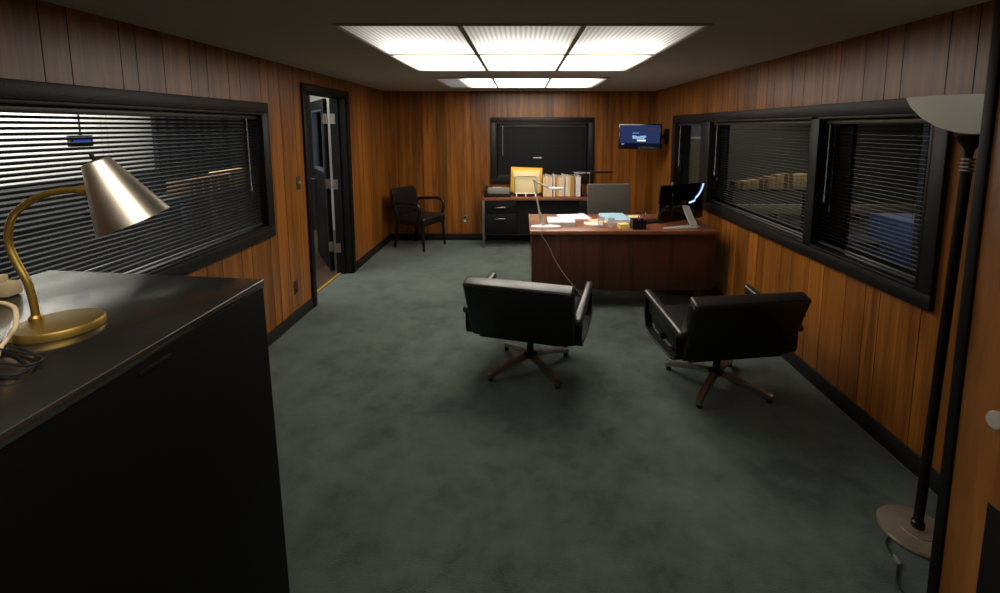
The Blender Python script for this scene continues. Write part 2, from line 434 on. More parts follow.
# back window
a0, a1, z0, z1 = BW; mb = MB(); w = .075; f = dict(bev=.004)
mb.box(a0 - w, a1 + w, YB - .028, YB, z1, z1 + w, **f); mb.box(a0 - w, a1 + w, YB - .028, YB, z0 - w, z0, **f)
mb.box(a0 - w, a0, YB - .028, YB, z0, z1, **f); mb.box(a1, a1 + w, YB - .028, YB, z0, z1, **f)
mb.box(a0, a1, YB - .028, YB + .12, z1 - .018, z1); mb.box(a0, a1, YB - .028, YB + .12, z0, z0 + .018)
mb.box(a0, a0 + .018, YB - .028, YB + .12, z0, z1); mb.box(a1 - .018, a1, YB - .028, YB + .12, z0, z1)
w3 = struct('window_3', mb, M['trim'])
mb = MB(); mb.box(a0 + .018, a1 - .018, YB + .095, YB + .101, z0 + .018, z1 - .018); obj('pane', mb, M['glassdim'], w3, 0)
mb = MB(); mb.box(a0 + .02, a1 - .02, YB - .01, YB + .03, z0 + .018, z0 + .03, bev=.003); obj('window_sill', mb, M['rail'], w3)

# ------------------------------------------------------------------ blinds
def blind(name, label, x, sgn, a0, a1, ztop, zbot, tilt, wand, slatm, pitch=.0225, curl=.003, group=None):
    t = thing(name, label, 'blind', (x, a0, 0), 0, group); W = a1 - a0
    mb = MB(); mb.box(-.014, .014, 0, W, ztop - .028, ztop, bev=.003); obj('headrail', mb, M['rail'], t)
    mb = MB(); n = int((ztop - .035 - zbot - .015) / pitch); bm = mb.bm
    ct, st = math.cos(tilt), math.sin(tilt)
    for i in range(n):
        z = ztop - .045 - i * pitch
        pr = []
        for u, h in ((-.0125, 0), (-.004, curl), (.004, curl), (.0125, 0)):
            pr.append((sgn * (u * ct - h * st), z + (u * st + h * ct)))
        vs = [[bm.verts.new((px, yy, pz)) for px, pz in pr] for yy in (.004, W - .004)]
        for k in range(3): bm.faces.new((vs[0][k], vs[0][k + 1], vs[1][k + 1], vs[1][k]))
    obj('slats', mb, slatm, t, 60)
    mb = MB(); mb.box(-.012, .012, .004, W - .004, zbot, zbot + .014, bev=.004); obj('bottom_rail', mb, M['rail'], t)
    k = max(2, int(W / .55) + 1)
    for i in range(k):
        y = .09 + (W - .18) * i / (k - 1)
        mb = MB(); mb.tube([(-.0135, y, ztop - .02), (-.0135, y, zbot + .001), (.0135, y, zbot + .001), (.0135, y, ztop - .02)], .0008, 4, closed=True)
        obj('ladder_cord', mb, M['cord'], t, 0)
    if wand is not None:
        mb = MB(); mb.tube([(sgn * .022, wand - a0, ztop - .03), (sgn * .026, wand - a0, zbot + .28)], .0042, 8)
        mb.lathe([(0, zbot + .27), (.006, zbot + .275), (.006, zbot + .30), (0, zbot + .305)], 8, Matrix.Translation((sgn * .026, wand - a0, 0)))
        obj('tilt_wand', mb, M['clearwand'], t)
        mb = MB(); mb.tube([(sgn * .02, wand - a0 - .05, ztop - .03), (sgn * .021, wand - a0 - .052, zbot + .25)], .0012, 5)
        mb.lathe([(.001, zbot + .26), (.005, zbot + .25), (.006, zbot + .22), (0, zbot + .218)], 8, Matrix.Translation((sgn * .021, wand - a0 - .052, 0)))
        obj('pull_cord', mb, M['cord'], t)
    return t
blind('venetian_blind', 'wide dark venetian blind with bright streaks in the left wall window', XL - .025, 1, LW[0] + .022, LW[1] - .022, LW[3] - .02, LW[2] + .03, R(-31), 3.36, M['slat'])
blind('venetian_blind', 'dark venetian blind in the near right hand pane behind the floor lamp', XR + .025, -1, 2.182, 2.99, RW[3] - .02, RW[2] + .03, R(6), 2.93, M['slatdark'])
blind('venetian_blind', 'wide dark venetian blind in the middle pane of the right wall window', XR + .025, -1, 3.09, 4.735, RW[3] - .02, RW[2] + .03, R(6), 4.63, M['slatdark'])
blind('venetian_blind', 'narrow dark venetian blind in the far right hand pane above the monitor', XR + .025, -1, 4.975, 5.818, RW[3] - .02, RW[2] + .03, R(4), 5.70, M['slatdark'])
# closed blind on the back wall window
t = thing('closed_blind', 'closed black blind filling the back wall window above the credenza', 'blind', (BW[0] + .02, YB + .045, 0))
W = BW[1] - BW[0] - .04; zt, zb = BW[3] - .02, BW[2] + .035
mb = MB(); mb.box(.02, W - .02, -.02, .02, zt - .045, zt, bev=.004); obj('headrail', mb, M['rail'], t)
mb = MB(); bm = mb.bm; n = int((zt - .05 - zb) / .021)
for i in range(n):
    z = zt - .06 - i * .021
    vs = [[bm.verts.new((xx, yy, zz)) for yy, zz in ((-.004, z - .011), (-.0055, z), (-.002, z + .0125))] for xx in (.01, W - .01)]
    for k in range(2): bm.faces.new((vs[0][k], vs[0][k + 1], vs[1][k + 1], vs[1][k]))
obj('slats', mb, M['slatback'], t, 60)
mb = MB(); mb.box(.01, W - .01, -.014, .012, zb, zb + .016, bev=.004); obj('bottom_rail', mb, M['rail'], t)
for x in (.12, W * .5, W - .12):
    mb = MB(); mb.tube([(x, -.012, zt - .02), (x, -.012, zb)], .001, 4); obj('ladder_cord', mb, M['cord'], t, 0)
mb = MB(); mb.tube([(.085, -.024, zt - .03), (.085, -.026, zb + .3)], .004, 8); mb.lathe([(0, 0), (.008, .004), (.008, .02), (0, .03)], 8, Matrix.Translation((.085, -.024, zt - .05))); obj('tilt_wand', mb, M['clearwand'], t)
mb = MB(); mb.tube([(W - .1, -.024, zt - .03), (W - .1, -.026, zb + .25)], .0015, 5); obj('pull_cord', mb, M['cord'], t)
mb = MB(); mb.box(.53, .65, -.0125, -.0115, zb + .262, zb + .275); obj('streak_glint', mb, M['whitish'], t, 0)  # pale strip painted in for a reflected streak on the slats

# ------------------------------------------------------------------ left doorway
mb = MB(); x0, x1 = XL, XL + .022
mb.box(x0, x1, 4.20, 4.275, 0, 2.06, bev=.004); mb.box(x0, x1, 5.245, 5.32, 0, 2.06, bev=.004); mb.box(x0, x1, 4.275, 5.245, 1.99, 2.06, bev=.004)
mb.box(XL - .17, XL + .004, 4.27, 4.285, 0, 2.0); mb.box(XL - .17, XL + .004, 5.235, 5.25, 0, 2.0); mb.box(XL - .17, XL + .004, 4.27, 5.25, 1.985, 2.0)
mb.box(XL - .11, XL - .075, 5.220, 5.236, 0, 1.985); mb.box(XL - .11, XL - .075, 4.284, 4.30, 0, 1.985)
struct('trim_1', mb, M['jamb'])
mb = MB(); mb.box(XL - .155, XL - .125, 4.285, 5.235, -.002, .008, bev=.002); struct('trim_2', mb, M['yellowstrip'])
hp = (XL - .222, 5.262); ang = math.atan2(6.12 - 5.262, -2.70 - hp[0])
d1 = bpy.data.objects.new('door_1', None); C.objects.link(d1); d1['kind'] = 'structure'; d1.location = (hp[0], hp[1], 0); d1.rotation_euler = (0, 0, ang)
mb = MB(); L_ = 1.0; e = dict(bev=.003)
mb.box(.05, .16, -.022, .022, .012, 1.985, **e); mb.box(.86, L_, -.022, .022, .012, 1.985, **e)
mb.box(.14, .86, -.022, .022, 1.86, 1.985, **e); mb.box(.14, .86, -.022, .022, .012, 1.16, **e)
obj('door_leaf', mb, M['jamb'], d1)
mb = MB(); mb.box(.14, .86, -.004, .004, 1.16, 1.86); obj('pane', mb, M['glass'], d1, 0)
mb = MB()
for u, v, p, q in ((.13, .15, 1.15, 1.87), (.85, .87, 1.15, 1.87), (.13, .87, 1.15, 1.175), (.13, .87, 1.85, 1.87)): mb.box(u, v, -.03, .03, p, q)
obj('glazing_bead', mb, M['bluesteel'], d1)
mb = MB(); mb.lathe([(0, 0), (.03, 0), (.03, .01), (.012, .012), (.012, .05), (0, .05)], 16, Matrix.Translation((.93, .022, 1.0)) @ Matrix.Rotation(-PI / 2, 4, 'X')); mb.box(.83, .94, .06, .076, .99, 1.01, bev=.005)
obj('door_handle', mb, M['chrome'], d1)
for z in (.30, 1.03, 1.76):
    mb = MB(); mb.tube([(0, -.006, z - .055), (0, -.006, z + .055)], .008, 8); mb.box(.0, .0515, -.008, -.004, z - .055, z + .055); mb.box(.046, .0505, -.02, .03, z - .055, z + .055)
    o = obj('hinge', mb, M['satin'], d1)
    mb = MB(); mb.box(XL - .175, XL - .115, 5.2325, 5.236, z - .055, z + .055)
    for k in (-.035, 0, .035): mb.lathe([(0, 0), (.005, 0), (.004, .002), (0, .003)], 8, Matrix.Translation((XL - .14, 5.2325, z + k)) @ Matrix.Rotation(PI / 2, 4, 'X'))
    o2 = struct('trim_%d' % (3 + int(z * 1.5)), mb, M['satin'])

# ------------------------------------------------------------------ wood entry wall with door on the right
mb = MB(); mb.box(1.456, 1.53, 1.470, 1.505, 0, H, bev=.004); mb.box(1.47, XR, 1.46, 1.49, 0, H)
struct('trim_8', mb, M['jamb'])
mb = MB(); mb.box(1.465, 1.505, .20, 1.469, .02, 2.02, bev=.003); d2 = struct('door_2', mb, WOODDOOR)
mb = MB(); kn = Matrix.Translation((1.465, 1.298, .805)) @ Matrix.Rotation(-PI / 2, 4, 'Y')
mb.lathe([(0, 0), (.032, 0), (.032, .006), (.014, .012), (.012, .035), (.026, .045), (.029, .058), (.022, .070), (0, .074)], 24, kn); obj('door_knob', mb, M['silver'], d2)
mb = MB(); mb.box(1.462, 1.466, .25, 1.345, .03, .50, bev=.001); obj('dark_sheet', mb, M['blackmetal'], d2)  # dark sheet over the lower part of the door
mb = MB(); mb.box(1.465, 1.53, .20, 1.469, 2.02, H); mb.box(1.465, 1.53, YF, .20, 0, H); struct('wall_entry', mb, WOODDOOR, smooth=0)

# ------------------------------------------------------------------ switch and outlets
t = thing('light_switch', 'small brown light switch with pale toggle beside the open door', 'light switch', (XL, 4.065, 1.186))
mb = MB(); mb.box(0, .006, -.035, .035, -.057, .057, bev=.002); obj('wall_plate', mb, M['switchplate'], t)
mb = MB(); mb.box(.004, .02, -.006, .006, -.004, .018, bev=.003); obj('toggle', mb, M['ivory'], t)
def outlet(label, loc, rz, pm):
    t = thing('wall_outlet', label, 'outlet', loc, rz)
    mb = MB(); mb.box(0, .006, -.035, .035, -.057, .057, bev=.002); obj('wall_plate', mb, pm, t)
    for z in (-.026, .026):
        mb = MB(); mb.box(.005, .009, -.016, .016, z - .015, z + .015, bev=.004); s = obj('socket', mb, M['ivory'] if z < 0 and rz else M['blackplastic'], t)
outlet('brown wall outlet low on the left wall before the door', (XL, 3.915, .30), 0, M['switchplate'])
outlet('grey wall outlet low on the back wall beside the corner armchair', (-.844, YB, .318), -PI / 2, M['greyplastic'])

# ------------------------------------------------------------------ ceiling lights
def ceiling_light(label, x0, x1, ys, m, group):
    t = thing('ceiling_light', label, 'ceiling light', (0, 0, H), 0, group)
    mb = MB(); y0, y1 = ys[0], ys[-1]; w = (x1 - x0) / 3
    for a, b, c, d in ((x0 - .016, x0, y0 - .016, y1 + .016), (x1, x1 + .016, y0 - .016, y1 + .016), (x0, x1, y0 - .016, y0), (x0, x1, y1, y1 + .016)): mb.box(a, b, c, d, -.012, 0, bev=.003)
    for k in (1, 2): mb.box(x0 + w * k - .014, x0 + w * k + .014, y0, y1, -.012, 0, bev=.003)
    for y in ys[1:-1]: mb.box(x0, x1, y - .02, y + .02, -.014, 0, bev=.003)
    obj('frame', mb, M['fixture'], t)
    for k in range(3):
        for a, b in zip(ys, ys[1:]):
            mb = MB(); g = .010
            mb.quad((x0 + w * k + g, a + g, -.006), (x0 + w * k + g, b - g, -.006), (x0 + w * (k + 1) - g, b - g, -.006), (x0 + w * (k + 1) - g, a + g, -.006)); obj('diffuser', mb, m, t, 0)
M['fixture'] = mat('fixture_paint', srgb(214, 204, 190), .6)
ceiling_light('large glowing ceiling light of six ribbed panels over the lounge chairs', -.93, .93, (2.42, 3.36, 4.32), M['lensA'], 'ceiling lights')
ceiling_light('narrow glowing ceiling light of three panels nearest the back wall', -.91, .90, (5.0, 6.12), M['lensB'], 'ceiling lights')

# ------------------------------------------------------------------ black filing cabinet, near left
t = thing('filing_cabinet', 'tall black steel filing cabinet with polished top in the left foreground', 'cabinet', (0, 0, 0))
cx0, cx1, cy0, cy1, ch = -1.165, -.60, .06, 1.055, 1.32
mb = MB(); mb.box(cx0, cx1, cy0, cy1, .03, ch - .018, bev=.004); mb.box(cx0 + .02, cx1 - .02, cy0 + .02, cy1 - .02, 0, .03)
for v in mb.bm.verts:
    if v.co.x > cx1 - .05 and v.co.z < .1: v.co.x += .024
obj('body', mb, M['cabblack'], t)
mb = MB(); mb.prism([(cx0, cy0), (cx1 + .001, cy0), (cx1 + .001, cy1 + .001), (cx0, cy1 + .07)], ch - .018, ch, bev=.0015); obj('top', mb, M['cabtop'], t)
mb = MB(); mb.tube([(cx1 + .0005, cy0, ch - .0008), (cx1 + .0005, cy1, ch - .0008)], .0011, 6); obj('bright_edge', mb, M['edgemetal'], t)  # thin bright line along the long edge of the top
mb = MB(); mb.box(cx1 - .001, cx1 + .002, .695, .762, 1.280, 1.288, bev=.001); obj('label_slot', mb, M['edgeslot'] if 'edgeslot' in M else M['trim'], t)
# ------------------------------------------------------------------ brass lamp
LX, LY = -.805, .783
t = thing('desk_lamp', 'brass gooseneck desk lamp with pale cone shade on the black cabinet', 'lamp', (LX, LY, ch))
mb = MB(); mb.lathe([(0, .0), (.060, .0), (.0615, .002), (.0615, .012), (.0595, .015), (.045, .0165), (0, .0175)], 56); mb.lathe([(.010, .016), (.010, .022), (.007, .026), (0, .026)], 16, Matrix.Translation((-.040, 0, 0))); obj('base', mb, M['brass'], t)
pts = [(-.040, 0, .018), (-.041, 0, .05), (-.047, 0, .086), (-.061, 0, .120), (-.070, 0, .157), (-.056, 0, .201), (-.016, 0, .230), (.022, 0, .242), (.055, 0, .245), (.072, 0, .244)]
mb = MB(); mb.tube(bez(pts, 6), .0058, 14); obj('gooseneck', mb, M['brass'], t)
top = Vector((.093, 0, .294)); mouth = Vector((.131, .020, .187))
mm = align(top, mouth); Ls = (mouth - top).length
mb = MB(); mb.lathe([(0, 0), (.016, 0), (.0205, .002), (.0225, .009), (.0555, Ls), (.0545, Ls), (.0215, .011), (0, .008)], 56, mm); sh = obj('shade', mb, M['palebrass'], t)
mb = MB(); mb.lathe([(.006, -.002), (.006, .0), (.0035, -.002), (.003, -.015), (0, -.017)], 12, mm); obj('switch_knob', mb, M['darkmetal'], sh)
mb = MB(); mb.lathe([(0, .02), (.010, .022), (.011, .045), (.020, .065), (.018, .085), (0, .092)], 20, mm); obj('bulb', mb, M['whiteplastic'], sh)
mb = MB(); mb.lathe([(0, -.010), (.010, -.009), (.011, .008), (0, .009)], 14, Matrix.Translation((.075, -.002, .244)) @ Matrix.Rotation(PI / 2, 4, 'Y')); obj('swivel', mb, M['brass'], t)
pts = [(-.92, .77, 1.374), (-.883, .759, 1.377), (-.866, .757, 1.377), (-.843, .750, 1.372), (-.826, .736, 1.362), (-.812, .719, 1.350), (-.817, .711, 1.336), (-.812, .695, 1.3275), (-.784, .655, 1.3245), (-.80, .60, 1.3245)]
mb = MB(); mb.tube(bez(pts, 8), .0032, 10); tag(obj('power_cord', mb, M['beige']), 'thick beige power cord looping beside the brass lamp base', 'cord')
mb = MB(); mb.box(-1.10, -1.058, .93, .965, ch, ch + .03, bev=.006); mb.box(-1.090, -1.078, .938, .957, ch + .03, ch + .045, bev=.003)
t = thing('plug_adapter', 'small cream plug adapter at the left edge behind the brass lamp', 'plug', (0, 0, 0)); obj('housing', mb, M['beige'], t)
mb = MB()
rnd = random.Random(3); q = []
for k in range(4):
    for c in ((-.83, .69), (-.785, .685), (-.735, .668), (-.705, .645), (-.715, .625), (-.76, .63), (-.82, .645)):
        q.append((c[0] + rnd.uniform(-.012, .012), c[1] + rnd.uniform(-.012, .012), 1.3225 + .003 * k))
mb.tube(bez(q, 6), .0016, 6)
tag(obj('black_cables', mb, M['rubber']), 'thin black cables tangled on the cabinet in front of the brass lamp', 'cables')

# ------------------------------------------------------------------ torchiere floor lamp
t = thing('floor_lamp', 'tall torchiere floor lamp with frosted bowl and round steel base at right', 'floor lamp', (1.634, 1.758, .003)); t.rotation_euler = (0, R(1.35), 0)
mb = MB(); mb.lathe([(0, 0), (.134, 0), (.136, .006), (.132, .014), (.065, .020), (.063, .023), (.024, .030), (0, .030)], 56); obj('base', mb, M['lampbase'], t)
mb = MB(); mb.lathe([(.0, .03), (.024, .028), (.024, .05), (.0175, .055), (.0175, 1.50), (0, 1.50)], 20); obj('pole', mb, M['darkmetal'], t)
mb = MB()
for k in range(4): mb.lathe([(.014, 1.50 + .014 * k), (.022, 1.503 + .014 * k), (.022, 1.509 + .014 * k), (.014, 1.512 + .014 * k)], 20)
obj('collar', mb, M['satin'], t)
mb = MB(); mb.lathe([(0, 1.545), (.012, 1.55), (.016, 1.585), (.05, 1.625), (.052, 1.64), (0, 1.64)], 20); obj('socket_cup', mb, M['darkmetal'], t)
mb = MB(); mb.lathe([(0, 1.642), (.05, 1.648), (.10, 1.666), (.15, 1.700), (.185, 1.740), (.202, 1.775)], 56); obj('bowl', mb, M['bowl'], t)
pts = [(1.52, 1.73, .008), (1.47, 1.69, .006), (1.475, 1.63, .006), (1.50, 1.58, .006), (1.495, 1.545, .006), (1.52, 1.515, .006)]
pts = [(1.512, 1.74, .006), (1.470, 1.71, .006), (1.452, 1.665, .006), (1.445, 1.62, .006), (1.412, 1.58, .006), (1.375, 1.53, .006), (1.375, 1.46, .006)]
o = thing('lamp_cord', 'thin black cord trailing on carpet from the floor lamp base', 'cord', (0, 0, 0))
mb = MB(); mb.tube(bez(pts, 8), .004, 8); obj('cable', mb, M['rubber'], o)
mb = MB(); mb.tube([(1.452, 1.645, .010), (1.445, 1.605, .010)], .008, 8); obj('inline_switch', mb, M['greyplastic'], o)

# ------------------------------------------------------------------ lounge chairs
def lounge_chair(name, label, loc, yaw, base, group):
    t = thing(name, label, 'chair', loc, yaw, group)
    mb = MB(); mb.lathe([(0, .085), (.045, .085), (.05, .09), (.05, .105), (.03, .115), (.024, .12), (.024, .27), (.06, .275), (.06, .285), (0, .285)], 24); obj('column', mb, M['darkmetal'], t)
    for k in range(4):
        a = base - yaw + k * PI / 2; rot = Matrix.Rotation(a, 4, 'Z')
        def tp(tt):
            for v in tt.verts:
                u = (v.co.x - .03) / .30
                v.co.z += -.030 * u * u - .014 * u; v.co.y *= 1.05 - .30 * u
        mb = MB(); tt = bmesh.new()
        for i in range(5):
            pass
        tt.free()
        secs = []
        for i in range(7):
            u = i / 6; x = .03 + .305 * u; hw = .0225 - .006 * u; zt = .104 - .024 * u - .030 * u * u; secs.append((x, hw, zt))
        bm = mb.bm; rings = []
        for x, hw, zt in secs: rings.append([bm.verts.new(rot @ Vector(p)) for p in ((x, -hw, zt - .026), (x, hw, zt - .026), (x, hw, zt), (x, -hw, zt))])
        for p, q in zip(rings, rings[1:]):
            for j in range(4): bm.faces.new((p[j], p[(j + 1) % 4], q[(j + 1) % 4], q[j]))
        bm.faces.new(rings[0][::-1]); bm.faces.new(rings[-1]); bmesh.ops.recalc_face_normals(bm, faces=bm.faces)
        leg = obj('leg', mb, M['satin'], t, 25)
        mb = MB(); bm = mb.bm; rings = []
        for x, hw, zt in secs: rings.append([bm.verts.new(rot @ Vector((x if x < .33 else .328, s * (hw - .005), zt + .0015))) for s in (-1, 1)])
        for p, q in zip(rings, rings[1:]): bm.faces.new((p[0], q[0], q[1], p[1]))
        obj('wood_inlay', mb, INLAY, leg, 0)
        mb = MB(); mb.lathe([(0, 0), (.016, 0), (.018, .004), (.018, .016), (.012, .03), (0, .03)], 12, rot @ Matrix.Translation((.315, 0, 0))); obj('foot_glide', mb, M['rubber'], leg)
    mb = MB(); mb.box(-.30, .30, -.20, .30, .275, .30, bev=.006); obj('seat_pan', mb, M['darkmetal'], t)
    mb = MB(); mb.box(-.325, .325, -.20, .335, .30, .43, bev=.04, seg=4)
    for v in mb.bm.verts:
        if v.co.z > .38: v.co.z += .02 * math.cos(v.co.x / .325 * 1.4) * math.cos((v.co.y - .07) / .27 * 1.2)
    obj('seat', mb, M['leather'], t)
    # back: outer skin from (y -.2, z .285) up to (y -.362, z .715)
    q = Matrix.Translation((0, -.202, .285)) @ Matrix.Rotation(R(20.6), 4, 'X')
    mb = MB(); mb.box(-.352, .352, -.005, .105, .0, .415, bev=.024, seg=4, mtx=None)
    for v in mb.bm.verts:
        v.co.x *= 1 + .015 * (v.co.z / .46)
        if v.co.y > .05: v.co.y -= .03 * (v.co.z / .46)
    bmesh.ops.transform(mb.bm, matrix=q, verts=mb.bm.verts)
    back = obj('backrest', mb, M['leather'], t)
    mb = MB(); mb.box(-.354, .354, -.007, .084, .395, .428, bev=.016, seg=4)
    for v in mb.bm.verts:
        if abs(v.co.x) > .25: v.co.z += .006
    bmesh.ops.transform(mb.bm, matrix=q, verts=mb.bm.verts); obj('top_roll', mb, M['leatherpad'], back)  # paler leather puts the highlight along the top edge into the colour
    for s in (-1, 1):
        x = s * .368
        lp = bez([(x, -.205, .53), (x, -.205, .42), (x, -.20, .335), (x, -.17, .30), (x, -.08, .293), (x, .14, .297), (x, .22, .315), (x, .25, .37), (x, .256, .45), (x, .252, .53)], 5)
        lp = [Vector((p.x, p.y, p.z + (.14 * (p.y - .25)) * max(0, min(1, (p.z - .30) / .2)))) for p in lp]
        mb = MB(); mb.tube(lp, 0, flat=(.045, .022)); mb.box(min(s * .30, x), max(s * .30, x), -.06, -.02, .277, .297); mb.box(min(s * .30, x), max(s * .30, x), .12, .16, .277, .299)
        arm = obj('arm_frame', mb, M['blackmetal'], t, 30)
        mb = MB(); mb.tube([(p.x + s * .0238, p.y, p.z) for p in lp], .0022, 6); obj('chrome_edge', mb, M['satin'], arm)
        mb = MB(); mb.box(x - .028, x + .028, -.262, .282, .522, .566, bev=.018, seg=4)
        for v in mb.bm.verts: v.co.z += .14 * (v.co.y - .25)
        obj('arm_pad', mb, M['leatherpad'], arm)
        if s == 1 or s == -1:
            mb = MB(); mb.box(x - .012, x + .008, -.20, .222, .44, .522, bev=.004)
            for v in mb.bm.verts: v.co.z += .14 * (v.co.y - .25)
            obj('arm_side_panel', mb, M['leather'], arm)
    return t
lounge_chair('lounge_chair', 'black leather swivel lounge chair on four-star base nearer the left wall', (.057, 3.113, 0), -.282, R(33), 'lounge chairs facing the desk')
lounge_chair('lounge_chair', 'black leather swivel lounge chair on four-star base beside the right wall', (1.262, 2.885, 0), .135, R(51), 'lounge chairs facing the desk')

# ------------------------------------------------------------------ corner armchair
t = thing('armchair', 'small black vinyl armchair with curved tube arms in the far left corner', 'chair', (-1.43, 6.47, 0), math.atan2(-.447, .894) - PI / 2)
def cush(mb, *b, bev=.03, dome=.015):
    mb.box(*b, bev=bev, seg=4)
mb = MB(); mb.box(-.25, .25, -.22, .27, .345, .455, bev=.035, seg=4)
for v in mb.bm.verts:
    if v.co.z > .43: v.co.z += .018 * math.cos(v.co.x / .25 * 1.3)
obj('seat', mb, M['vinyl'], t)
mb = MB(); mb.prism([(c_[0] + .07 * math.cos(R(a)), c_[1] + .07 * math.sin(R(a))) for c_, a0_ in (((.18, .07), -90), ((.18, .29), 0), ((-.18, .29), 90), ((-.18, .07), 180)) for a in range(a0_, a0_ + 91, 15)], -.03, .02, bev=.012, seg=3, mtx=Matrix.Rotation(PI / 2, 4, 'X'))
for v in mb.bm.verts: v.co.y += -.035 * (1 - (v.co.x / .25) ** 2)
bmesh.ops.transform(mb.bm, matrix=Matrix.Translation((0, -.235, .475)) @ Matrix.Rotation(R(10), 4, 'X'), verts=mb.bm.verts); obj('backrest', mb, M['vinyl'], t)
for s in (-1, 1):
    mb = MB(); mb.tube(bez([(s * .20, -.275, .60), (s * .255, -.22, .635), (s * .27, -.05, .655), (s * .27, .12, .66), (s * .27, .19, .635), (s * .268, .215, .57), (s * .262, .20, .48), (s * .25, .18, .41)], 7), .021, 12); obj('armrest', mb, M['blackplastic'], t)
    mb = MB(); mb.tube([(s * .225, .22, .39), (s * .23, .235, .2), (s * .235, .25, .0)], [.026, .022, .016], 10); l = obj('leg', mb, M['blackmetal'], t)
    mb = MB(); mb.lathe([(0, 0), (.017, 0), (.017, .012), (.012, .016), (0, .016)], 12, Matrix.Translation((s * .235, .25, 0))); obj('foot_glide', mb, M['chrome'], l)
    mb = MB(); mb.tube([(s * .19, -.25, .62), (s * .205, -.22, .40), (s * .215, -.235, .2), (s * .22, -.27, .0)], [.016, .022, .020, .016], 10); l = obj('leg', mb, M['blackmetal'], t)
    mb = MB(); mb.lathe([(0, 0), (.017, 0), (.017, .012), (.012, .016), (0, .016)], 12, Matrix.Translation((s * .22, -.27, 0))); obj('foot_glide', mb, M['chrome'], l)

# ------------------------------------------------------------------ desk
DZ = .745
t = thing('desk', 'large mahogany executive desk with solid front panel facing the lounge chairs', 'desk', (0, 0, 0))
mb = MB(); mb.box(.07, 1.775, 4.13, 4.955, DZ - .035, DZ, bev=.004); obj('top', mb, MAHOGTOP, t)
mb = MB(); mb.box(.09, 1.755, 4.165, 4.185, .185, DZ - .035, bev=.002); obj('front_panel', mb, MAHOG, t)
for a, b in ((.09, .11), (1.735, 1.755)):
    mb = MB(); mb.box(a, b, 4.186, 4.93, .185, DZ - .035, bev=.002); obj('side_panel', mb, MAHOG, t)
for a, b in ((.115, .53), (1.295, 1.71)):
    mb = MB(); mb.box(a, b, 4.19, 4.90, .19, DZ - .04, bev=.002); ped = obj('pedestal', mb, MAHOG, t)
    for z0, z1 in ((.20, .42), (.425, .555), (.56, .69)):
        mb = MB(); mb.box(a + .01, b - .01, 4.90, 4.918, z0, z1, bev=.002); dr = obj('drawer', mb, MAHOG, ped)
        mb = MB(); mb.box((a + b) / 2 - .06, (a + b) / 2 + .06, 4.925, 4.94, (z0 + z1) / 2 - .006, (z0 + z1) / 2 + .006, bev=.003); mb.box((a + b) / 2 - .05, (a + b) / 2 - .04, 4.917, 4.93, (z0 + z1) / 2 - .004, (z0 + z1) / 2 + .004); mb.box((a + b) / 2 + .04, (a + b) / 2 + .05, 4.917, 4.93, (z0 + z1) / 2 - .004, (z0 + z1) / 2 + .004)
        obj('handle', mb, M['satin'], dr)
for x in (.16, 1.64):
    for y in (4.24, 4.86):
        mb = MB(); mb.box(x - .022, x + .022, y - .022, y + .022, 0, .19, bev=.003); obj('leg', mb, MAHOG, t)

# ------------------------------------------------------------------ things on the desk
t = thing('desk_lamp', 'silver swing arm desk lamp on oval white base at the desk corner', 'lamp', (.222, 4.268, DZ))
mb = MB(); mb.lathe([(0, 0), (.138, 0), (.142, .006), (.138, .018), (.10, .023), (0, .024)], 40, sx=1, sy=.40); obj('base', mb, M['whiteplastic'], t)
mb = MB(); mb.tube([(-.02, .0, .02), (-.058, -.01, .13)], .012, 12); mb.tube([(-.035, .012, .02), (-.062, .0, .10)], .006, 8); obj('lower_arm', mb, M['silver'], t)
mb = MB(); mb.tube([(-.058, -.01, .13), (-.085, -.012, .27), (-.11, -.012, .435)], .0075, 10); mb.lathe([(0, -.012), (.014, -.012), (.014, .012), (0, .012)], 12, Matrix.Translation((-.058, -.01, .135)) @ Matrix.Rotation(PI / 2, 4, 'X')); obj('upright_arm', mb, M['silver'], t)
mb = MB(); mb.lathe([(0, -.014), (.016, -.014), (.016, .014), (0, .014)], 14, Matrix.Translation((-.11, -.012, .437)) @ Matrix.Rotation(PI / 2, 4, 'X')); mb.tube([(-.11, -.012, .437), (-.04, -.014, .405), (.04, -.016, .372)], .008, 10); obj('upper_arm', mb, M['silver'], t)
mb = MB(); mb.box(.02, .16, -.034, .004, .360, .380, bev=.008, seg=3); obj('lamp_head', mb, M['whiteplastic'], t)
mb = MB(); mb.tube(bez([(.175, 4.20, DZ + .006), (.172, 4.15, DZ + .005), (.170, 4.122, DZ - .01), (.18, 4.118, .70), (.233, 4.118, .62), (.306, 4.12, .465), (.398, 4.12, .325), (.499, 4.12, .20), (.60, 4.12, .07), (.68, 4.115, .006), (.80, 4.10, .005)], 6), .0028, 6)
bmesh.ops.translate(mb.bm, verts=mb.bm.verts, vec=(-.222, -4.268, -DZ)); obj('cord', mb, M['clearwand'], t)
def sheetstack(name, label, cat, c, w, d, h, rz, m, n=1, edge=None):
    t = thing(name, label, cat, (c[0], c[1], c[2]), rz)
    mb = MB(); mb.box(-w / 2, w / 2, -d / 2, d / 2, 0, h * .8 if edge else h, bev=.0008, seg=1); obj('pages', mb, edge or m, t)
    if edge: mb = MB(); mb.box(-w / 2, w / 2, -d / 2, d / 2, h * .8, h, bev=.0006, seg=1); obj('cover', mb, m, t)
    return t
sheetstack('paper_stack', 'thick stack of white paper beside the silver desk lamp base', 'paper', (.375, 4.47, DZ), .26, .26, .038, R(-2), M['paper'], edge=M['paperedge'])
sheetstack('paper_sheets', 'loose white papers fanned behind the paper stack on the desk', 'paper', (.535, 4.78, DZ), .30, .27, .008, R(12), M['paper'])
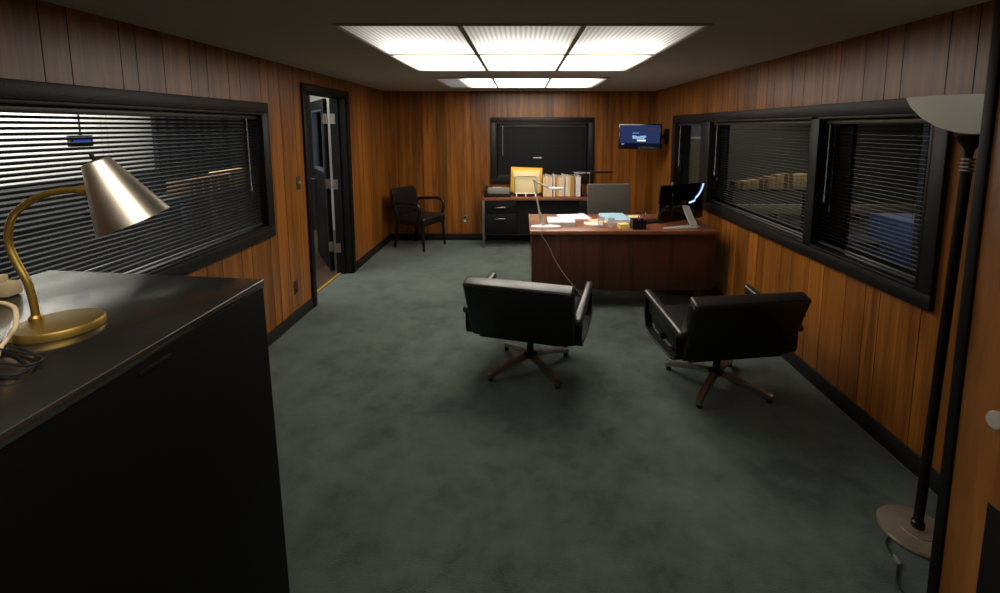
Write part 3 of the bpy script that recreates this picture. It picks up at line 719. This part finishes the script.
sheetstack('manila_folder', 'flat manila folder beside the loose white papers on the desk', 'folder', (.735, 4.57, DZ), .14, .16, .006, R(14), M['manila'])
sheetstack('blue_folder', 'pale blue folder lying on a pile of papers mid desk', 'folder', (.94, 4.69, DZ), .25, .38, .026, R(2), M['bluefold'], edge=M['paper'])
sheetstack('notebook', 'small grey white notebook near the clear cups on the desk', 'notebook', (.68, 4.40, DZ), .18, .13, .016, R(-8), M['whitish'])
sheetstack('sticky_notes', 'thick yellow sticky note pad beside the black pen holder', 'note pad', (.935, 4.27, DZ), .085, .085, .04, R(10), M['sticky'])
sheetstack('note_pad', 'small cream note pad lying behind the black pen holder', 'note pad', (1.14, 4.68, DZ), .12, .10, .03, R(4), M['cream'])
sheetstack('keyboard', 'flat black keyboard between the pen holder and the monitor', 'keyboard', (1.245, 4.52, DZ), .13, .26, .018, R(-62), M['blackplastic'])
for (x, y, l) in ((.735, 4.30, 'left clear plastic cup standing in front of the notebook'), (.825, 4.27, 'clear plastic cup standing next to the yellow sticky notes')):
    t = thing('clear_cup', l, 'cup', (x, y, DZ), 0, 'clear cups on the desk')
    mb = MB(); mb.lathe([(0, .0), (.026, 0), (.033, .085), (.031, .085), (.024, .004), (0, .004)], 24); obj('cup_body', mb, M['clear'], t)
    mb = MB(); mb.lathe([(.0325, .080), (.0355, .082), (.0355, .087), (.0325, .088)], 24); obj('rim', mb, M['clearwand'], t)
t = thing('pen_holder', 'black square pen holder on the front edge of the desk', 'pen holder', (1.065, 4.235, DZ))
mb = MB()
for b in ((-.062, .062, -.055, -.050, 0, .085), (-.062, .062, .050, .055, 0, .085), (-.062, -.057, -.05, .05, 0, .085), (.057, .062, -.05, .05, 0, .085), (-.057, .057, -.05, .05, 0, .004), (.018, .022, -.05, .05, 0, .08)): mb.box(*b)
obj('holder_box', mb, M['blackplastic'], t)
def pen(label, a, b, m, capm):
    t = thing('pen', label, 'pen', a); v = Vector(b) - Vector(a)
    mb = MB(); mb.tube([(0, 0, 0), v * .9], .0042, 8); obj('barrel', mb, m, t)
    mb = MB(); mb.tube([v * .9, v], [.0045, .003], 8); obj('pen_tip', mb, capm, t)
pen('red pen leaning to the right out of the black pen holder', (1.095, 4.23, DZ + .006), (1.135, 4.25, DZ + .145), M['red'], M['whiteplastic'])
pen('short red marker upright in the black pen holder', (1.075, 4.255, DZ + .006), (1.072, 4.265, DZ + .115), M['red'], M['red'])
pen('blue pen leaning in the black pen holder', (1.045, 4.25, DZ + .006), (1.10, 4.262, DZ + .118), M['bluepen'], M['blackplastic'])
# monitor, seen from behind
mc = Vector((1.585, 4.60, DZ)); mrz = math.atan2(.30, .53)
t = thing('monitor', 'black monitor with glowing blue arc on silver stand seen from behind', 'monitor', mc, mrz)
mb = MB(); mb.box(-.305, .305, -.004, .022, .004, .365, bev=.006); mb.box(-.16, .16, -.028, -.002, .05, .30, bev=.012); obj('panel', mb, M['gloss'], t)
mb = MB(); mb.box(-.293, .293, .0215, .0225, .045, .353); obj('screen', mb, M['screendark'], t, 0)
mb = MB(); arc = [(.30 - .235 * math.cos(a) , -.0065, .375 - .205 * math.sin(a)) for a in [R(62 + 118 * 0 + k * 0) for k in range(1)]]
arc = [(.045 + .25 * math.sin(R(q)), -.0075 if (.045 + .25 * math.sin(R(q))) > .165 else -.031, .395 - .215 * math.cos(R(q))) for q in range(5, 81, 5)]
mb.tube(arc, 0, flat=(.005, .017)); obj('light_arc', mb, M['glowblue'], t)
mb = MB(); mb.box(-.02, .02, -.032, -.026, .18, .20); obj('red_mark', mb, M['red'], t)
mb = MB(); mi = Matrix.Rotation(-mrz, 4, 'Z')
p0 = mi @ Vector((1.60 - mc.x, 4.30 - mc.y, .012)); p1 = mi @ Vector((1.580 - mc.x, 4.42 - mc.y, .125)); p2 = (.02, -.03, .15)
mb.tube([p0, p1, p2], 0, flat=(.065, .018)); st = obj('stand', mb, M['silver'], t)
mb = MB(); mb.prism([(1.285, 4.19), (1.60, 4.22), (1.655, 4.30), (1.645, 4.345), (1.56, 4.35), (1.29, 4.225)], 0, .012, bev=.003, mtx=mi @ Matrix.Translation((-mc.x, -mc.y, 0))); obj('foot', mb, M['silver'], st)
mb = MB(); mb.lathe([(0, 0), (.014, 0), (.014, .03), (0, .032)], 12, Matrix.Translation((-.13, .008, .362))); obj('webcam', mb, M['greyplastic'], t)

# ------------------------------------------------------------------ task chair behind desk
t = thing('office_chair', 'grey mesh back office chair tucked behind the mahogany desk', 'chair', (1.01, 5.30, 0), PI + .05)
mb = MB(); mb.box(-.268, .262, -.018, .018, .0, .44, bev=.016, seg=3)
for v in mb.bm.verts:
    u = v.co.z / .44; v.co.x *= .93 + .10 * math.sin(u * PI * .9) - .02 * u; v.co.y += .03 * (1 - (v.co.x / .25) ** 2) * -1 + .03
bmesh.ops.transform(mb.bm, matrix=Matrix.Translation((0, -.10, .575)) @ Matrix.Rotation(R(7), 4, 'X'), verts=mb.bm.verts); obj('backrest', mb, M['mesh'], t)
mb = MB(); mb.box(-.25, .25, -.05, .42, .43, .50, bev=.03, seg=3); obj('seat', mb, M['blackplastic'], t)
mb = MB(); mb.tube(bez([(0, .12, .42), (0, -.10, .42), (0, -.17, .5), (0, -.15, .66)], 5), .022, 10); obj('back_bracket', mb, M['blackplastic'], t)
for s in (-1, 1):
    mb = MB(); mb.tube([(s * .24, .16, .44), (s * .33, .16, .46), (s * .335, .14, .68)], .015, 8); a = obj('armrest', mb, M['blackplastic'], t)
    mb = MB(); mb.box(s * .335 - .04, s * .335 + .04, .02, .27, .68, .71, bev=.012, seg=3); obj('arm_pad', mb, M['blackplastic'], a)
mb = MB(); mb.lathe([(0, .08), (.03, .08), (.03, .2), (.022, .2), (.022, .42), (0, .42)], 16, Matrix.Translation((0, .16, 0))); obj('gas_column', mb, M['darkmetal'], t)
for k in range(5):
    a = k * 2 * PI / 5 + .3; d = Vector((math.cos(a), math.sin(a), 0))
    mb = MB(); mb.tube([Vector((0, .16, .11)) + d * .02, Vector((0, .16, .075)) + d * .28], [.022, .014], 8); l = obj('leg', mb, M['blackplastic'], t)
    mb = MB(); mb.lathe([(0, -.02), (.027, -.018), (.027, .018), (0, .02)], 14, Matrix.Translation(Vector((0, .16, .0275)) + d * .285) @ Matrix.Rotation(a + PI / 2, 4, 'Z') @ Matrix.Rotation(PI / 2, 4, 'Y')); mb.tube([Vector((0, .16, .05)) + d * .285, Vector((0, .16, .08)) + d * .28], .006, 6); obj('caster', mb, M['rubber'], l)

M['faxgrey'] = mat('fax_grey_plastic', srgb(128, 126, 116), .5)
# ------------------------------------------------------------------ credenza
t = thing('credenza', 'low black steel credenza with wood top against the back wall', 'credenza', (0, 0, 0))
CZ = .700; kx0, kx1, ky0, ky1 = -.555, 1.275, 6.39, 6.825
mb = MB(); mb.box(kx0, kx1, ky0, ky1, CZ - .035, CZ, bev=.004); obj('top', mb, MAHOGTOP, t)
for x in (kx0 + .02, kx1 - .02):
    for y in (ky0 + .025, ky1 - .025):
        mb = MB(); mb.box(x - .014, x + .014, y - .014, y + .014, .012, CZ - .035, bev=.002); l = obj('leg', mb, M['satin'], t)
        mb = MB(); mb.lathe([(0, 0), (.016, 0), (.016, .008), (.006, .014), (0, .014)], 10, Matrix.Translation((x, y, 0))); obj('foot_glide', mb, M['rubber'], l)
for a, b in ((kx0 + .04, -.075), (.79, kx1 - .04)):
    mb = MB(); mb.box(a, b, ky0 + .03, ky1 - .02, .19, CZ - .036, bev=.003); ped = obj('pedestal', mb, M['blackmetal'], t)
    for z0, z1, zh in ((.485, .675, .566), (.20, .478, .408)):
        mb = MB(); mb.box(a + .006, b - .006, ky0 + .012, ky0 + .03, z0, z1, bev=.003); dr = obj('drawer', mb, M['blackmetal'], ped)
        c = -.30 if a < 0 else (a + b) / 2
        mb = MB(); mb.box(c - .072, c + .072, ky0 - .012, ky0 + .0, zh - .010, zh + .010, bev=.003)
        for s in (-1, 1): mb.box(c + s * .06 - .006, c + s * .06 + .006, ky0 - .004, ky0 + .014, zh - .005, zh + .005)
        obj('handle', mb, M['chrome'], dr)
mb = MB(); mb.box(-.075, .79, ky0 + .05, ky0 + .065, .19, CZ - .036); obj('modesty_panel', mb, M['blackmetal'], t)
mb = MB(); mb.box(kx0 + .03, kx1 - .03, ky0 + .012, ky0 + .026, .176, .190, bev=.002); obj('bottom_rail', mb, M['trim'], t)
# telephone / fax
t = thing('fax_machine', 'grey and black fax telephone at the left end of the credenza', 'telephone', (-.345, 6.60, CZ))
mb = MB(); mb.box(-.185, .185, -.13, .12, 0, .055, bev=.01, seg=3); obj('base', mb, M['blackplastic'], t)
mb = MB(); mb.prism([(-.13, .05), (.12, .05), (.12, .085), (-.06, .13), (-.13, .125)], -.13, .17, bev=.006, mtx=Matrix.Rotation(PI / 2, 4, 'Z') @ Matrix.Rotation(PI / 2, 4, 'X')); obj('keypad_housing', mb, M['faxgrey'], t)
mb = MB(); mb.tube(bez([(-.165, -.10, .075), (-.165, -.07, .10), (-.165, .03, .125), (-.165, .08, .115)], 4), .022, 10); obj('handset', mb, M['blackplastic'], t)
mb = MB(); mb.box(-.07, .08, -.05, .06, .124, .128, mtx=Matrix.Translation((0, -.02, -.012)) @ Matrix.Rotation(R(10), 4, 'X')); obj('paper_sheet', mb, M['paper'], t)
# letter rack
t = thing('letter_rack', 'wire letter rack holding envelopes on the credenza', 'rack', (.055, 6.56, CZ)); t.scale = (1, 1, 1.06)
mb = MB(); r = .0045
def wloop(y, w, h): mb.tube([(-w, y, .0), (-w, y, h - .02), (-w + .02, y, h), (w - .02, y, h), (w, y, h - .02), (w, y, .0)], r, 6)
wloop(-.06, .155, .27); wloop(0, .155, .29); wloop(.06, .155, .31)
for x in (-.13, 0, .13): mb.tube([(x, -.09, .004), (x, -.06, .045), (x, .06, .045), (x, .09, .004)], r, 6)
for z in (.045,): mb.tube([(-.155, -.06, z), (.155, -.06, z)], r, 6)
obj('wire_frame', mb, M['satin'], t)
def env(name, label, x0, x1, y, z0, z1, m, th=.012, lean=0, roll=0):
    t = thing(name, label, 'envelope', ((x0 + x1) / 2, y, z0), 0)
    mb = MB(); mb.box(-(x1 - x0) / 2, (x1 - x0) / 2, -th / 2, th / 2, 0, z1 - z0, bev=.002, mtx=Matrix.Rotation(lean, 4, 'X') @ Matrix.Rotation(roll, 4, 'Y')); o = obj('sleeve', mb, m, t)
    mb = MB(); mb.box(-(x1 - x0) / 2 + .01, (x1 - x0) / 2 - .01, -th / 2 - .001, -th / 2, (z1 - z0) * .72, (z1 - z0) * .73, mtx=Matrix.Rotation(lean, 4, 'X') @ Matrix.Rotation(roll, 4, 'Y')); obj('flap_edge', mb, M['tan'], t, 0)
env('envelope', 'large yellow envelope at the back of the wire letter rack', -.165, .275, 6.60, CZ + .05, 1.105, M['yellow'], roll=R(2))
env('envelope', 'cream envelope at the front of the wire letter rack', -.105, .235, 6.53, CZ + .05, 1.045, M['cream'], roll=R(-.5))
env('envelope', 'pale yellow envelope between the yellow and cream ones in the rack', -.13, .25, 6.565, CZ + .05, 1.075, M['sticky'], roll=R(1))
# row of files
cols = ['manila', 'pinkish', 'manila', 'pinkish', 'whitish', 'tan', 'manila', 'pinkish', 'pinkish', 'whitish', 'manila', 'tan', 'tan', 'whitish', 'whitish']
words = dict(manila='manila', pinkish='pale buff', whitish='pale grey', tan='dark tan')
ords = ['first', 'second', 'third', 'fourth', 'fifth', 'sixth', 'seventh', 'eighth', 'ninth', 'tenth', 'eleventh', 'twelfth', 'thirteenth', 'fourteenth', 'fifteenth']
x = .295; rnd = random.Random(4)
t = thing('file_sorter', 'dark metal file sorter under the row of files on the credenza', 'file sorter', (.575, 6.62, CZ))
mb = MB(); mb.box(-.30, .30, -.15, .15, 0, .006); obj('sorter_base', mb, M['blackmetal'], t)
mb = MB(); mb.box(-.30, .30, .14, .15, .006, .12); obj('sorter_back', mb, M['blackmetal'], t)
for i, cname in enumerate(cols):
    w = rnd.uniform(.026, .036) if i not in (4, 12) else .022
    if i in (4, 9, 13): x += .012
    t = thing('file_folder', '%s %s file folder from the left in the upright row on the credenza' % (ords[i], words[cname]), 'file folder', (x + w / 2, 6.60 + rnd.uniform(-.01, .01), CZ + .0065), 0, 'files in a row on the credenza')
    hh = rnd.uniform(.282, .308); tl = R(rnd.uniform(-.5, .5)) * .5
    mt = Matrix.Rotation(tl, 4, 'Y')
    mb = MB(); mb.box(-w / 2 + .004, w / 2 - .004, -.105, .105, .006, hh - .012, mtx=mt); obj('pages', mb, M['paperedge'], t)
    mb = MB()
    mb.prism([(-w / 2, 0), (-w / 2 + .003, 0), (-w / 2 + .003, hh), (-w / 2, hh - .004)], -.11, .11, mtx=mt @ Matrix.Rotation(PI / 2, 4, 'X'))
    mb.prism([(w / 2 - .003, 0), (w / 2, 0), (w / 2, hh - .004), (w / 2 - .003, hh)], -.11, .11, mtx=mt @ Matrix.Rotation(PI / 2, 4, 'X'))
    mb.box(-w / 2, w / 2, -.112, -.108, 0, hh - .02, mtx=mt)
    obj('cover', mb, M[cname], t)
    if i % 2 == 0:
        mb = MB(); mb.box(-w / 2, -w / 2 + .004, -.10, -.03, hh - .004, hh + .012, mtx=mt); obj('index_tab', mb, M[cname], t)
    x += w + .003
# LED bar lamp
t = thing('bar_lamp', 'black bar headed desk lamp behind the grey office chair', 'lamp', (.945, 6.53, CZ))
mb = MB(); mb.lathe([(0, 0), (.05, 0), (.05, .012), (.047, .016), (0, .017)], 32); obj('base', mb, M['blackplastic'], t)
mb = MB(); mb.tube([(0, 0, .015), (0, 0, .335)], .009, 10); obj('post', mb, M['satin'], t)
mb = MB(); mb.box(-.235, .32, -.03, .03, .332, .358, bev=.006); obj('lamp_head', mb, M['blackplastic'], t)
mb = MB(); mb.box(-.22, .0, -.032, -.029, .333, .341); obj('light_strip', mb, M['whitish'], t)

# ------------------------------------------------------------------ wall television
t = thing('television', 'small wall mounted television showing a blue screen in the right corner', 'television', (1.545, 6.20, 1.545), 0)
yw = math.atan2(-.26, .49); q = Matrix.Rotation(yw, 4, 'Z')
mb = MB(); mb.box(-.278, .278, -.012, .03, -.165, .165, bev=.006, mtx=q); obj('casing', mb, M['gloss'], t)
mb = MB(); mb.box(-.262, .262, -.0135, -.012, -.130, .150, mtx=q); sc = obj('screen', mb, M['screenblue'], t, 0)
def scr(name, x0, x1, z0, z1, m): mb = MB(); mb.box(x0, x1, -.015, -.0135, z0, z1, mtx=q); obj(name, mb, m, sc, 0)
scr('dark_band', -.262, .262, -.130, -.085, M['screendark'])
mb = MB(); mb.prism([(-.095, .0), (-.085, -.03), (.06, -.03), (.095, .005), (.07, .015), (-.02, .004), (-.09, .02)], 0, .0015, mtx=q @ Matrix.Translation((0, -.0136, 0)) @ Matrix.Rotation(PI / 2, 4, 'X')); obj('logo', mb, M['screentop'], sc, 0)
scr('button', -.03, .085, -.062, -.038, M['screenwhite'])
for k, (a, b, z) in enumerate(((-.09, -.05, .042), (-.045, -.005, .042), (-.24, -.20, -.10), (-.235, -.21, -.112))): scr('text_line', a, b, z, z + .008, M['screentop'])
for a, b, z in ((.10, .15, .098), (.16, .235, .098), (.10, .14, .085), (.18, .22, .07)): scr('text_line', a, b, z, z + .008, M['screenred'])
mb = MB(); mb.lathe([(0, 0), (.01, 0), (.01, .003), (0, .003)], 12, q @ Matrix.Translation((0, -.012, -.149)) @ Matrix.Rotation(PI / 2, 4, 'X')); obj('standby_light', mb, M['glowsign'], t)
mb = MB(); mb.box(.345, .361, -.06, .10, -.10, .10, bev=.004); mb.tube([(.35, .03, 0), (.19, .12, 0)], 0, flat=(.03, .05)); mb.tube([(.19, .12, 0), (.03, .03, 0)], 0, flat=(.03, .05)); mb.box(-.08, .08, .028, .042, -.08, .08, mtx=q); obj('wall_bracket', mb, M['blackmetal'], t)

# ------------------------------------------------------------------ floor cable under the right chair side
mb = MB(); mb.tube(bez([(1.15, 4.05, .005), (1.32, 4.11, .005), (1.44, 4.10, .005), (1.56, 4.13, .006), (1.62, 4.16, .03), (1.66, 4.27, .05)], 6), .0045, 8)
tag(obj('floor_cable', mb, M['greyplastic']), 'grey cable lying on carpet under the desk front near the right lounge chair', 'cable')

# ------------------------------------------------------------------ beyond the left window and door
mb = MB(); mb.box(-9, XL - .121, -2, 12, -.06, -.012); struct('floor_corridor', mb, BOARD, smooth=0)
mb = MB(); mb.box(-5.0, -4.9, -1, 9.5, 1.10, 2.6); struct('wall_corridor', mb, M['outwall'], smooth=0)
mb = MB(); mb.box(-5.0, -4.88, -1, 9.5, -.012, 1.10); struct('wall_corridor_lower', mb, M['outdark'], smooth=0)
mb = MB(); mb.box(-3.38, -2.13, 7.6, 7.7, -.012, 2.6); struct('wall_corridor_end', mb, M['outwall'], smooth=0)
mb = MB(); mb.box(-4.88, -3.38, 7.6, 7.7, -.012, 2.6); struct('wall_corridor_end_dark', mb, M['drape'], smooth=0)
mb = MB(); mb.box(-4.9, XL - .121, -1.1, -1.0, -.012, 2.6); struct('wall_corridor_near', mb, M['outdark'], smooth=0)
mb = MB(); mb.box(-5, XL - .12, -1, 9.5, 2.6, 2.65); struct('ceiling_corridor', mb, M['drape'], smooth=0)
t = thing('guard_rail', 'blue grey steel guard rail seen through the left window blind', 'railing', (-3.2, 0, 0))
mb = MB(); mb.box(-.025, .025, 1.0, 5.35, .96, 1.005, bev=.006); obj('top_rail', mb, M['bluesteel'], t)
mb = MB(); mb.box(-.025, .025, 1.0, 5.35, .585, .63, bev=.006); obj('lower_rail', mb, M['bluesteel'], t)
for y in (1.05, 2.8, 4.42, 5.30):
    mb = MB(); mb.box(-.03, .03, y - .03, y + .03, -.012, .96, bev=.004); obj('post', mb, M['bluesteel'], t)
t = thing('shelf_unit', 'dark shelf carrying cardboard boxes beyond the left window', 'shelf', (-3.52, 0, 0))
mb = MB(); mb.box(-.2, .2, 3.9, 5.6, .94, .975); obj('shelf_board', mb, M['outdark'], t)
for y in (3.95, 5.55):
    mb = MB(); mb.box(-.19, .19, y - .02, y + .02, -.012, .94); obj('support', mb, M['outdark'], t)
for i in range(6):
    w = (.115 if i < 5 else .36); y = 4.68 + i * .13
    t = thing('cardboard_box', ('%s brown box from the near end of the row beyond the left window' % ords[i]) if i < 5 else 'wide pale box at the far end of the row beyond the left window', 'box', (-3.45, y, .975), 0, 'boxes beyond the left window')
    mb = MB(); mb.box(-.12, .12, 0, w, 0, .17 if i < 5 else .20, bev=.003); obj('carton', mb, M['cardboard'] if i < 5 else M['cardlight'], t)
    mb = MB(); mb.box(.1195, .121, .04, .07, .0, .16); obj('tape', mb, M['cardlight'] if i < 4 else M['cardboard'], t, 0)
t = thing('black_drape', 'black drape hanging against the pale wall beyond the left window', 'drape', (-4.70, 0, 0))
mb = MB(); bm = mb.bm; cur = []
for i in range(41):
    y = 6.0 + 1.35 * i / 40; xx = .035 * math.sin(i * 1.3)
    cur.append((bm.verts.new((xx, y, .80)), bm.verts.new((xx, y - .0, 2.35))))
for p, q2 in zip(cur, cur[1:]): bm.faces.new((p[0], q2[0], q2[1], p[1]))
obj('cloth', mb, M['drape'], t)
mb = MB(); mb.tube([(0, 5.9, 2.36), (0, 7.45, 2.36)], .015, 8); obj('curtain_rod', mb, M['blackmetal'], t)
t = thing('lit_sign', 'small glowing blue sign beyond the left window above the brass lamp', 'sign', (-3.3, 3.47, 1.57))
mb = MB(); mb.box(-.02, .02, -.03, .14, -.045, .04, bev=.004); obj('sign_case', mb, M['blackplastic'], t)
mb = MB(); mb.box(.019, .022, -.02, .12, -.02, .015); obj('sign_face', mb, M['glowsign'], t, 0)
mb = MB(); mb.tube([(0, .06, .04), (0, .06, 1.03)], .006, 6); obj('hanger', mb, M['blackmetal'], t)
t = thing('red_sign', 'narrow red sign on the pale wall seen through the open door pane', 'sign', (-3.30, 7.598, 1.50))
mb = MB(); mb.box(-.06, .06, -.006, 0, -.13, .13, bev=.002); obj('sign_board', mb, M['red'], t)
mb = MB(); mb.box(-.035, .035, -.0075, -.006, -.09, .09); obj('pale_mark', mb, M['pinkish'], t, 0)
t = thing('strip_light', 'white fluorescent strip light at the top of the open doorway', 'ceiling light', (-2.95, 6.7, 2.20))
mb = MB(); mb.box(-.06, .06, -.62, .62, .03, .08, bev=.006); obj('housing', mb, M['whiteplastic'], t)
mb = MB(); mb.tube([(0, -.58, .012), (0, .58, .012)], .019, 10); obj('tube', mb, M['tube'], t)
mb = MB(); mb.tube([(0, 0, .08), (0, 0, .40)], .006, 6); obj('hanger', mb, M['blackmetal'], t)

# ------------------------------------------------------------------ beyond the right window
mb = MB(); mb.box(XR + .121, 9, -1, 10, -.06, -.012); struct('floor_workshop', mb, M['outfloor'], smooth=0)
mb = MB(); mb.box(8.9, 9, -1, 10, -.012, 2.8); struct('wall_workshop', mb, M['outdark'], smooth=0)
mb = MB(); mb.box(XR + .121, 8.9, 9.2, 9.3, -.012, 2.8); struct('wall_workshop_end', mb, M['outgrey'], smooth=0)
t = thing('plinth', 'long low pale plinth along the far side beyond the right window', 'plinth', (0, 8.45, 0))
mb = MB(); mb.box(3.0, 8.3, -.05, .05, .10, .27, bev=.006); obj('face_board', mb, M['stone'], t)
for x in (3.1, 4.6, 6.1, 7.6):
    mb = MB(); mb.box(x - .04, x + .04, -.03, .05, -.012, .10); obj('foot', mb, M['outdark'], t)
t = thing('work_table', 'dark work table carrying yellow boxes beyond the right window', 'table', (3.95, 7.5, 0))
mb = MB(); mb.box(-.72, .78, -.22, .22, .67, .70, bev=.004); obj('table_top', mb, M['outdark'], t)
for x in (-.68, .74):
    for y in (-.19, .19):
        mb = MB(); mb.box(x - .03, x + .03, y - .03, y + .03, -.012, .67); obj('leg', mb, M['drape'], t)
for i in range(9):
    x = 3.36 + i * .13; hh = (.11, .12, .14, .16, .19, .22, .23, .22, .23)[i]
    t = thing('parts_box', '%s yellow box from the left on the table beyond the right window' % ords[i], 'box', (x, 7.45, .70), 0, 'boxes on the table beyond the right window')
    mb = MB(); mb.box(0, .115, -.1, .1, 0, hh, bev=.003); obj('carton', mb, M['cardlight'] if i % 3 else M['cardboard'], t)
    mb = MB(); mb.box(.05, .065, -.1015, -.1, 0, hh); obj('tape', mb, M['tan'], t, 0)
t = thing('blue_cabinet', 'blue steel cabinet on the floor beyond the near right window', 'cabinet', (3.47, 3.78, 0))
mb = MB(); mb.box(-.25, .25, -.50, .50, -.012, .88, bev=.006); obj('body', mb, M['bluebox'], t)
for y0, y1 in ((-.49, -.005), (.005, .49)):
    mb = MB(); mb.box(-.262, -.25, y0, y1, .03, .84, bev=.003); dd = obj('door', mb, M['bluebox'], t)
    mb = MB(); mb.lathe([(0, 0), (.022, 0), (.026, .02), (0, .03)], 12, Matrix.Translation((-.262, y1 - .18, .42)) @ Matrix.Rotation(-PI / 2, 4, 'Y')); obj('knob', mb, M['blackplastic'], dd)
t = thing('steel_stand', 'small blue grey stand under the round tin beyond the right window', 'stand', (2.95, 4.0, 0))
mb = MB(); mb.box(-.13, .13, -.14, .14, -.012, .63, bev=.006); obj('stand_body', mb, M['bluesteel'], t)
t = thing('round_tin', 'round metal tin on the small stand beyond the right window', 'tin', (2.95, 4.0, .63))
mb = MB(); mb.lathe([(0, 0), (.13, 0), (.135, .01), (.135, .05), (0, .05)], 28); obj('tin_body', mb, M['rust'], t)
mb = MB(); mb.lathe([(.14, .045), (.142, .07), (.10, .085), (.05, .105), (0, .108)], 28); obj('lid', mb, M['outdark'], t)
t = thing('steel_post', 'dark steel post standing beside the blue cabinet outside the right window', 'post', (3.1, 3.60, 0))
mb = MB(); mb.box(-.025, .025, -.025, .025, .004, 2.6); mb.box(-.06, .06, -.06, .06, -.012, .004); obj('upright', mb, M['outdark'], t)
t = thing('pale_partition', 'pale partition with bright top edge beyond the far right window pane', 'partition', (2.97, 8.0, 0))
mb = MB(); mb.box(-.12, .13, -.03, .03, -.012, 1.47); obj('lower_board', mb, M['stone'], t)
mb = MB(); mb.box(-.12, .13, -.04, .04, 1.47, 1.51); obj('bright_cap', mb, M['whiteplastic'], t)
mb = MB(); mb.box(-.12, .13, -.03, .03, 1.51, 2.4); obj('upper_board', mb, M['outwall'], t)

# ------------------------------------------------------------------ lights
def area(name, loc, rot, sx, sy, power, col=(1, 1, 1)):
    l = bpy.data.lights.new(name, 'AREA'); l.shape = 'RECTANGLE'; l.size = sx; l.size_y = sy; l.energy = power; l.color = col
    o = bpy.data.objects.new(name, l); C.objects.link(o); o.location = loc; o.rotation_euler = rot; return o
area('corridor_flood', (-4.1, 3.0, 2.45), (0, R(55), 0), .25, 4.0, 280, (1, .96, .88))
area('corridor_ceiling_light', (-4.2, 4.3, 2.5), (0, 0, 0), .35, 3.2, 85, (1, .97, .92))
area('corridor_flood_far', (-4.3, 7.0, 2.45), (0, R(55), 0), .25, .7, 12, (1, .96, .88))
area('corridor_end_light', (-2.75, 7.1, 2.4), (R(62), 0, 0), .6, .2, 10, (1, .97, .92))
area('corridor_fill', (-2.9, 4.0, 2.5), (0, 0, 0), .4, 3, 8, (.85, .9, 1))
area('workshop_flood', (4.3, 7.0, 2.7), (0, R(0), 0), .5, 4, 40, (1, .92, .8))
area('workshop_blue', (2.5, 3.6, 2.5), (0, R(-25), 0), .3, .8, 10, (.6, .75, 1))
# tubes behind the camera side of the office
area('entry_ceiling_glow', (-.2, .3, H - .02), (0, 0, 0), 1.2, .6, 13, (1, .93, .83))

w = bpy.data.worlds.new('night'); S.world = w; w.use_nodes = True
w.node_tree.nodes['Background'].inputs[0].default_value = (.5, .55, .6, 1); w.node_tree.nodes['Background'].inputs[1].default_value = .004

# ------------------------------------------------------------------ camera
cam = bpy.data.cameras.new('camera'); co = bpy.data.objects.new('camera', cam); C.objects.link(co)
cam.sensor_width = 36; cam.sensor_fit = 'HORIZONTAL'; cam.lens = 36 * .470
cam.shift_x = -.022; cam.shift_y = -.1125; cam.clip_start = .02
co.location = (0, 0, 1.67); co.rotation_euler = (PI / 2 - math.atan(57 / 470), 0, 0)
S.camera = co
S.view_settings.view_transform = 'Standard'; S.view_settings.look = 'None'; S.view_settings.exposure = 0
S.cycles.max_bounces = 10; S.cycles.diffuse_bounces = 5; S.cycles.glossy_bounces = 4; S.cycles.transparent_max_bounces = 24
S.cycles.sample_clamp_indirect = 4
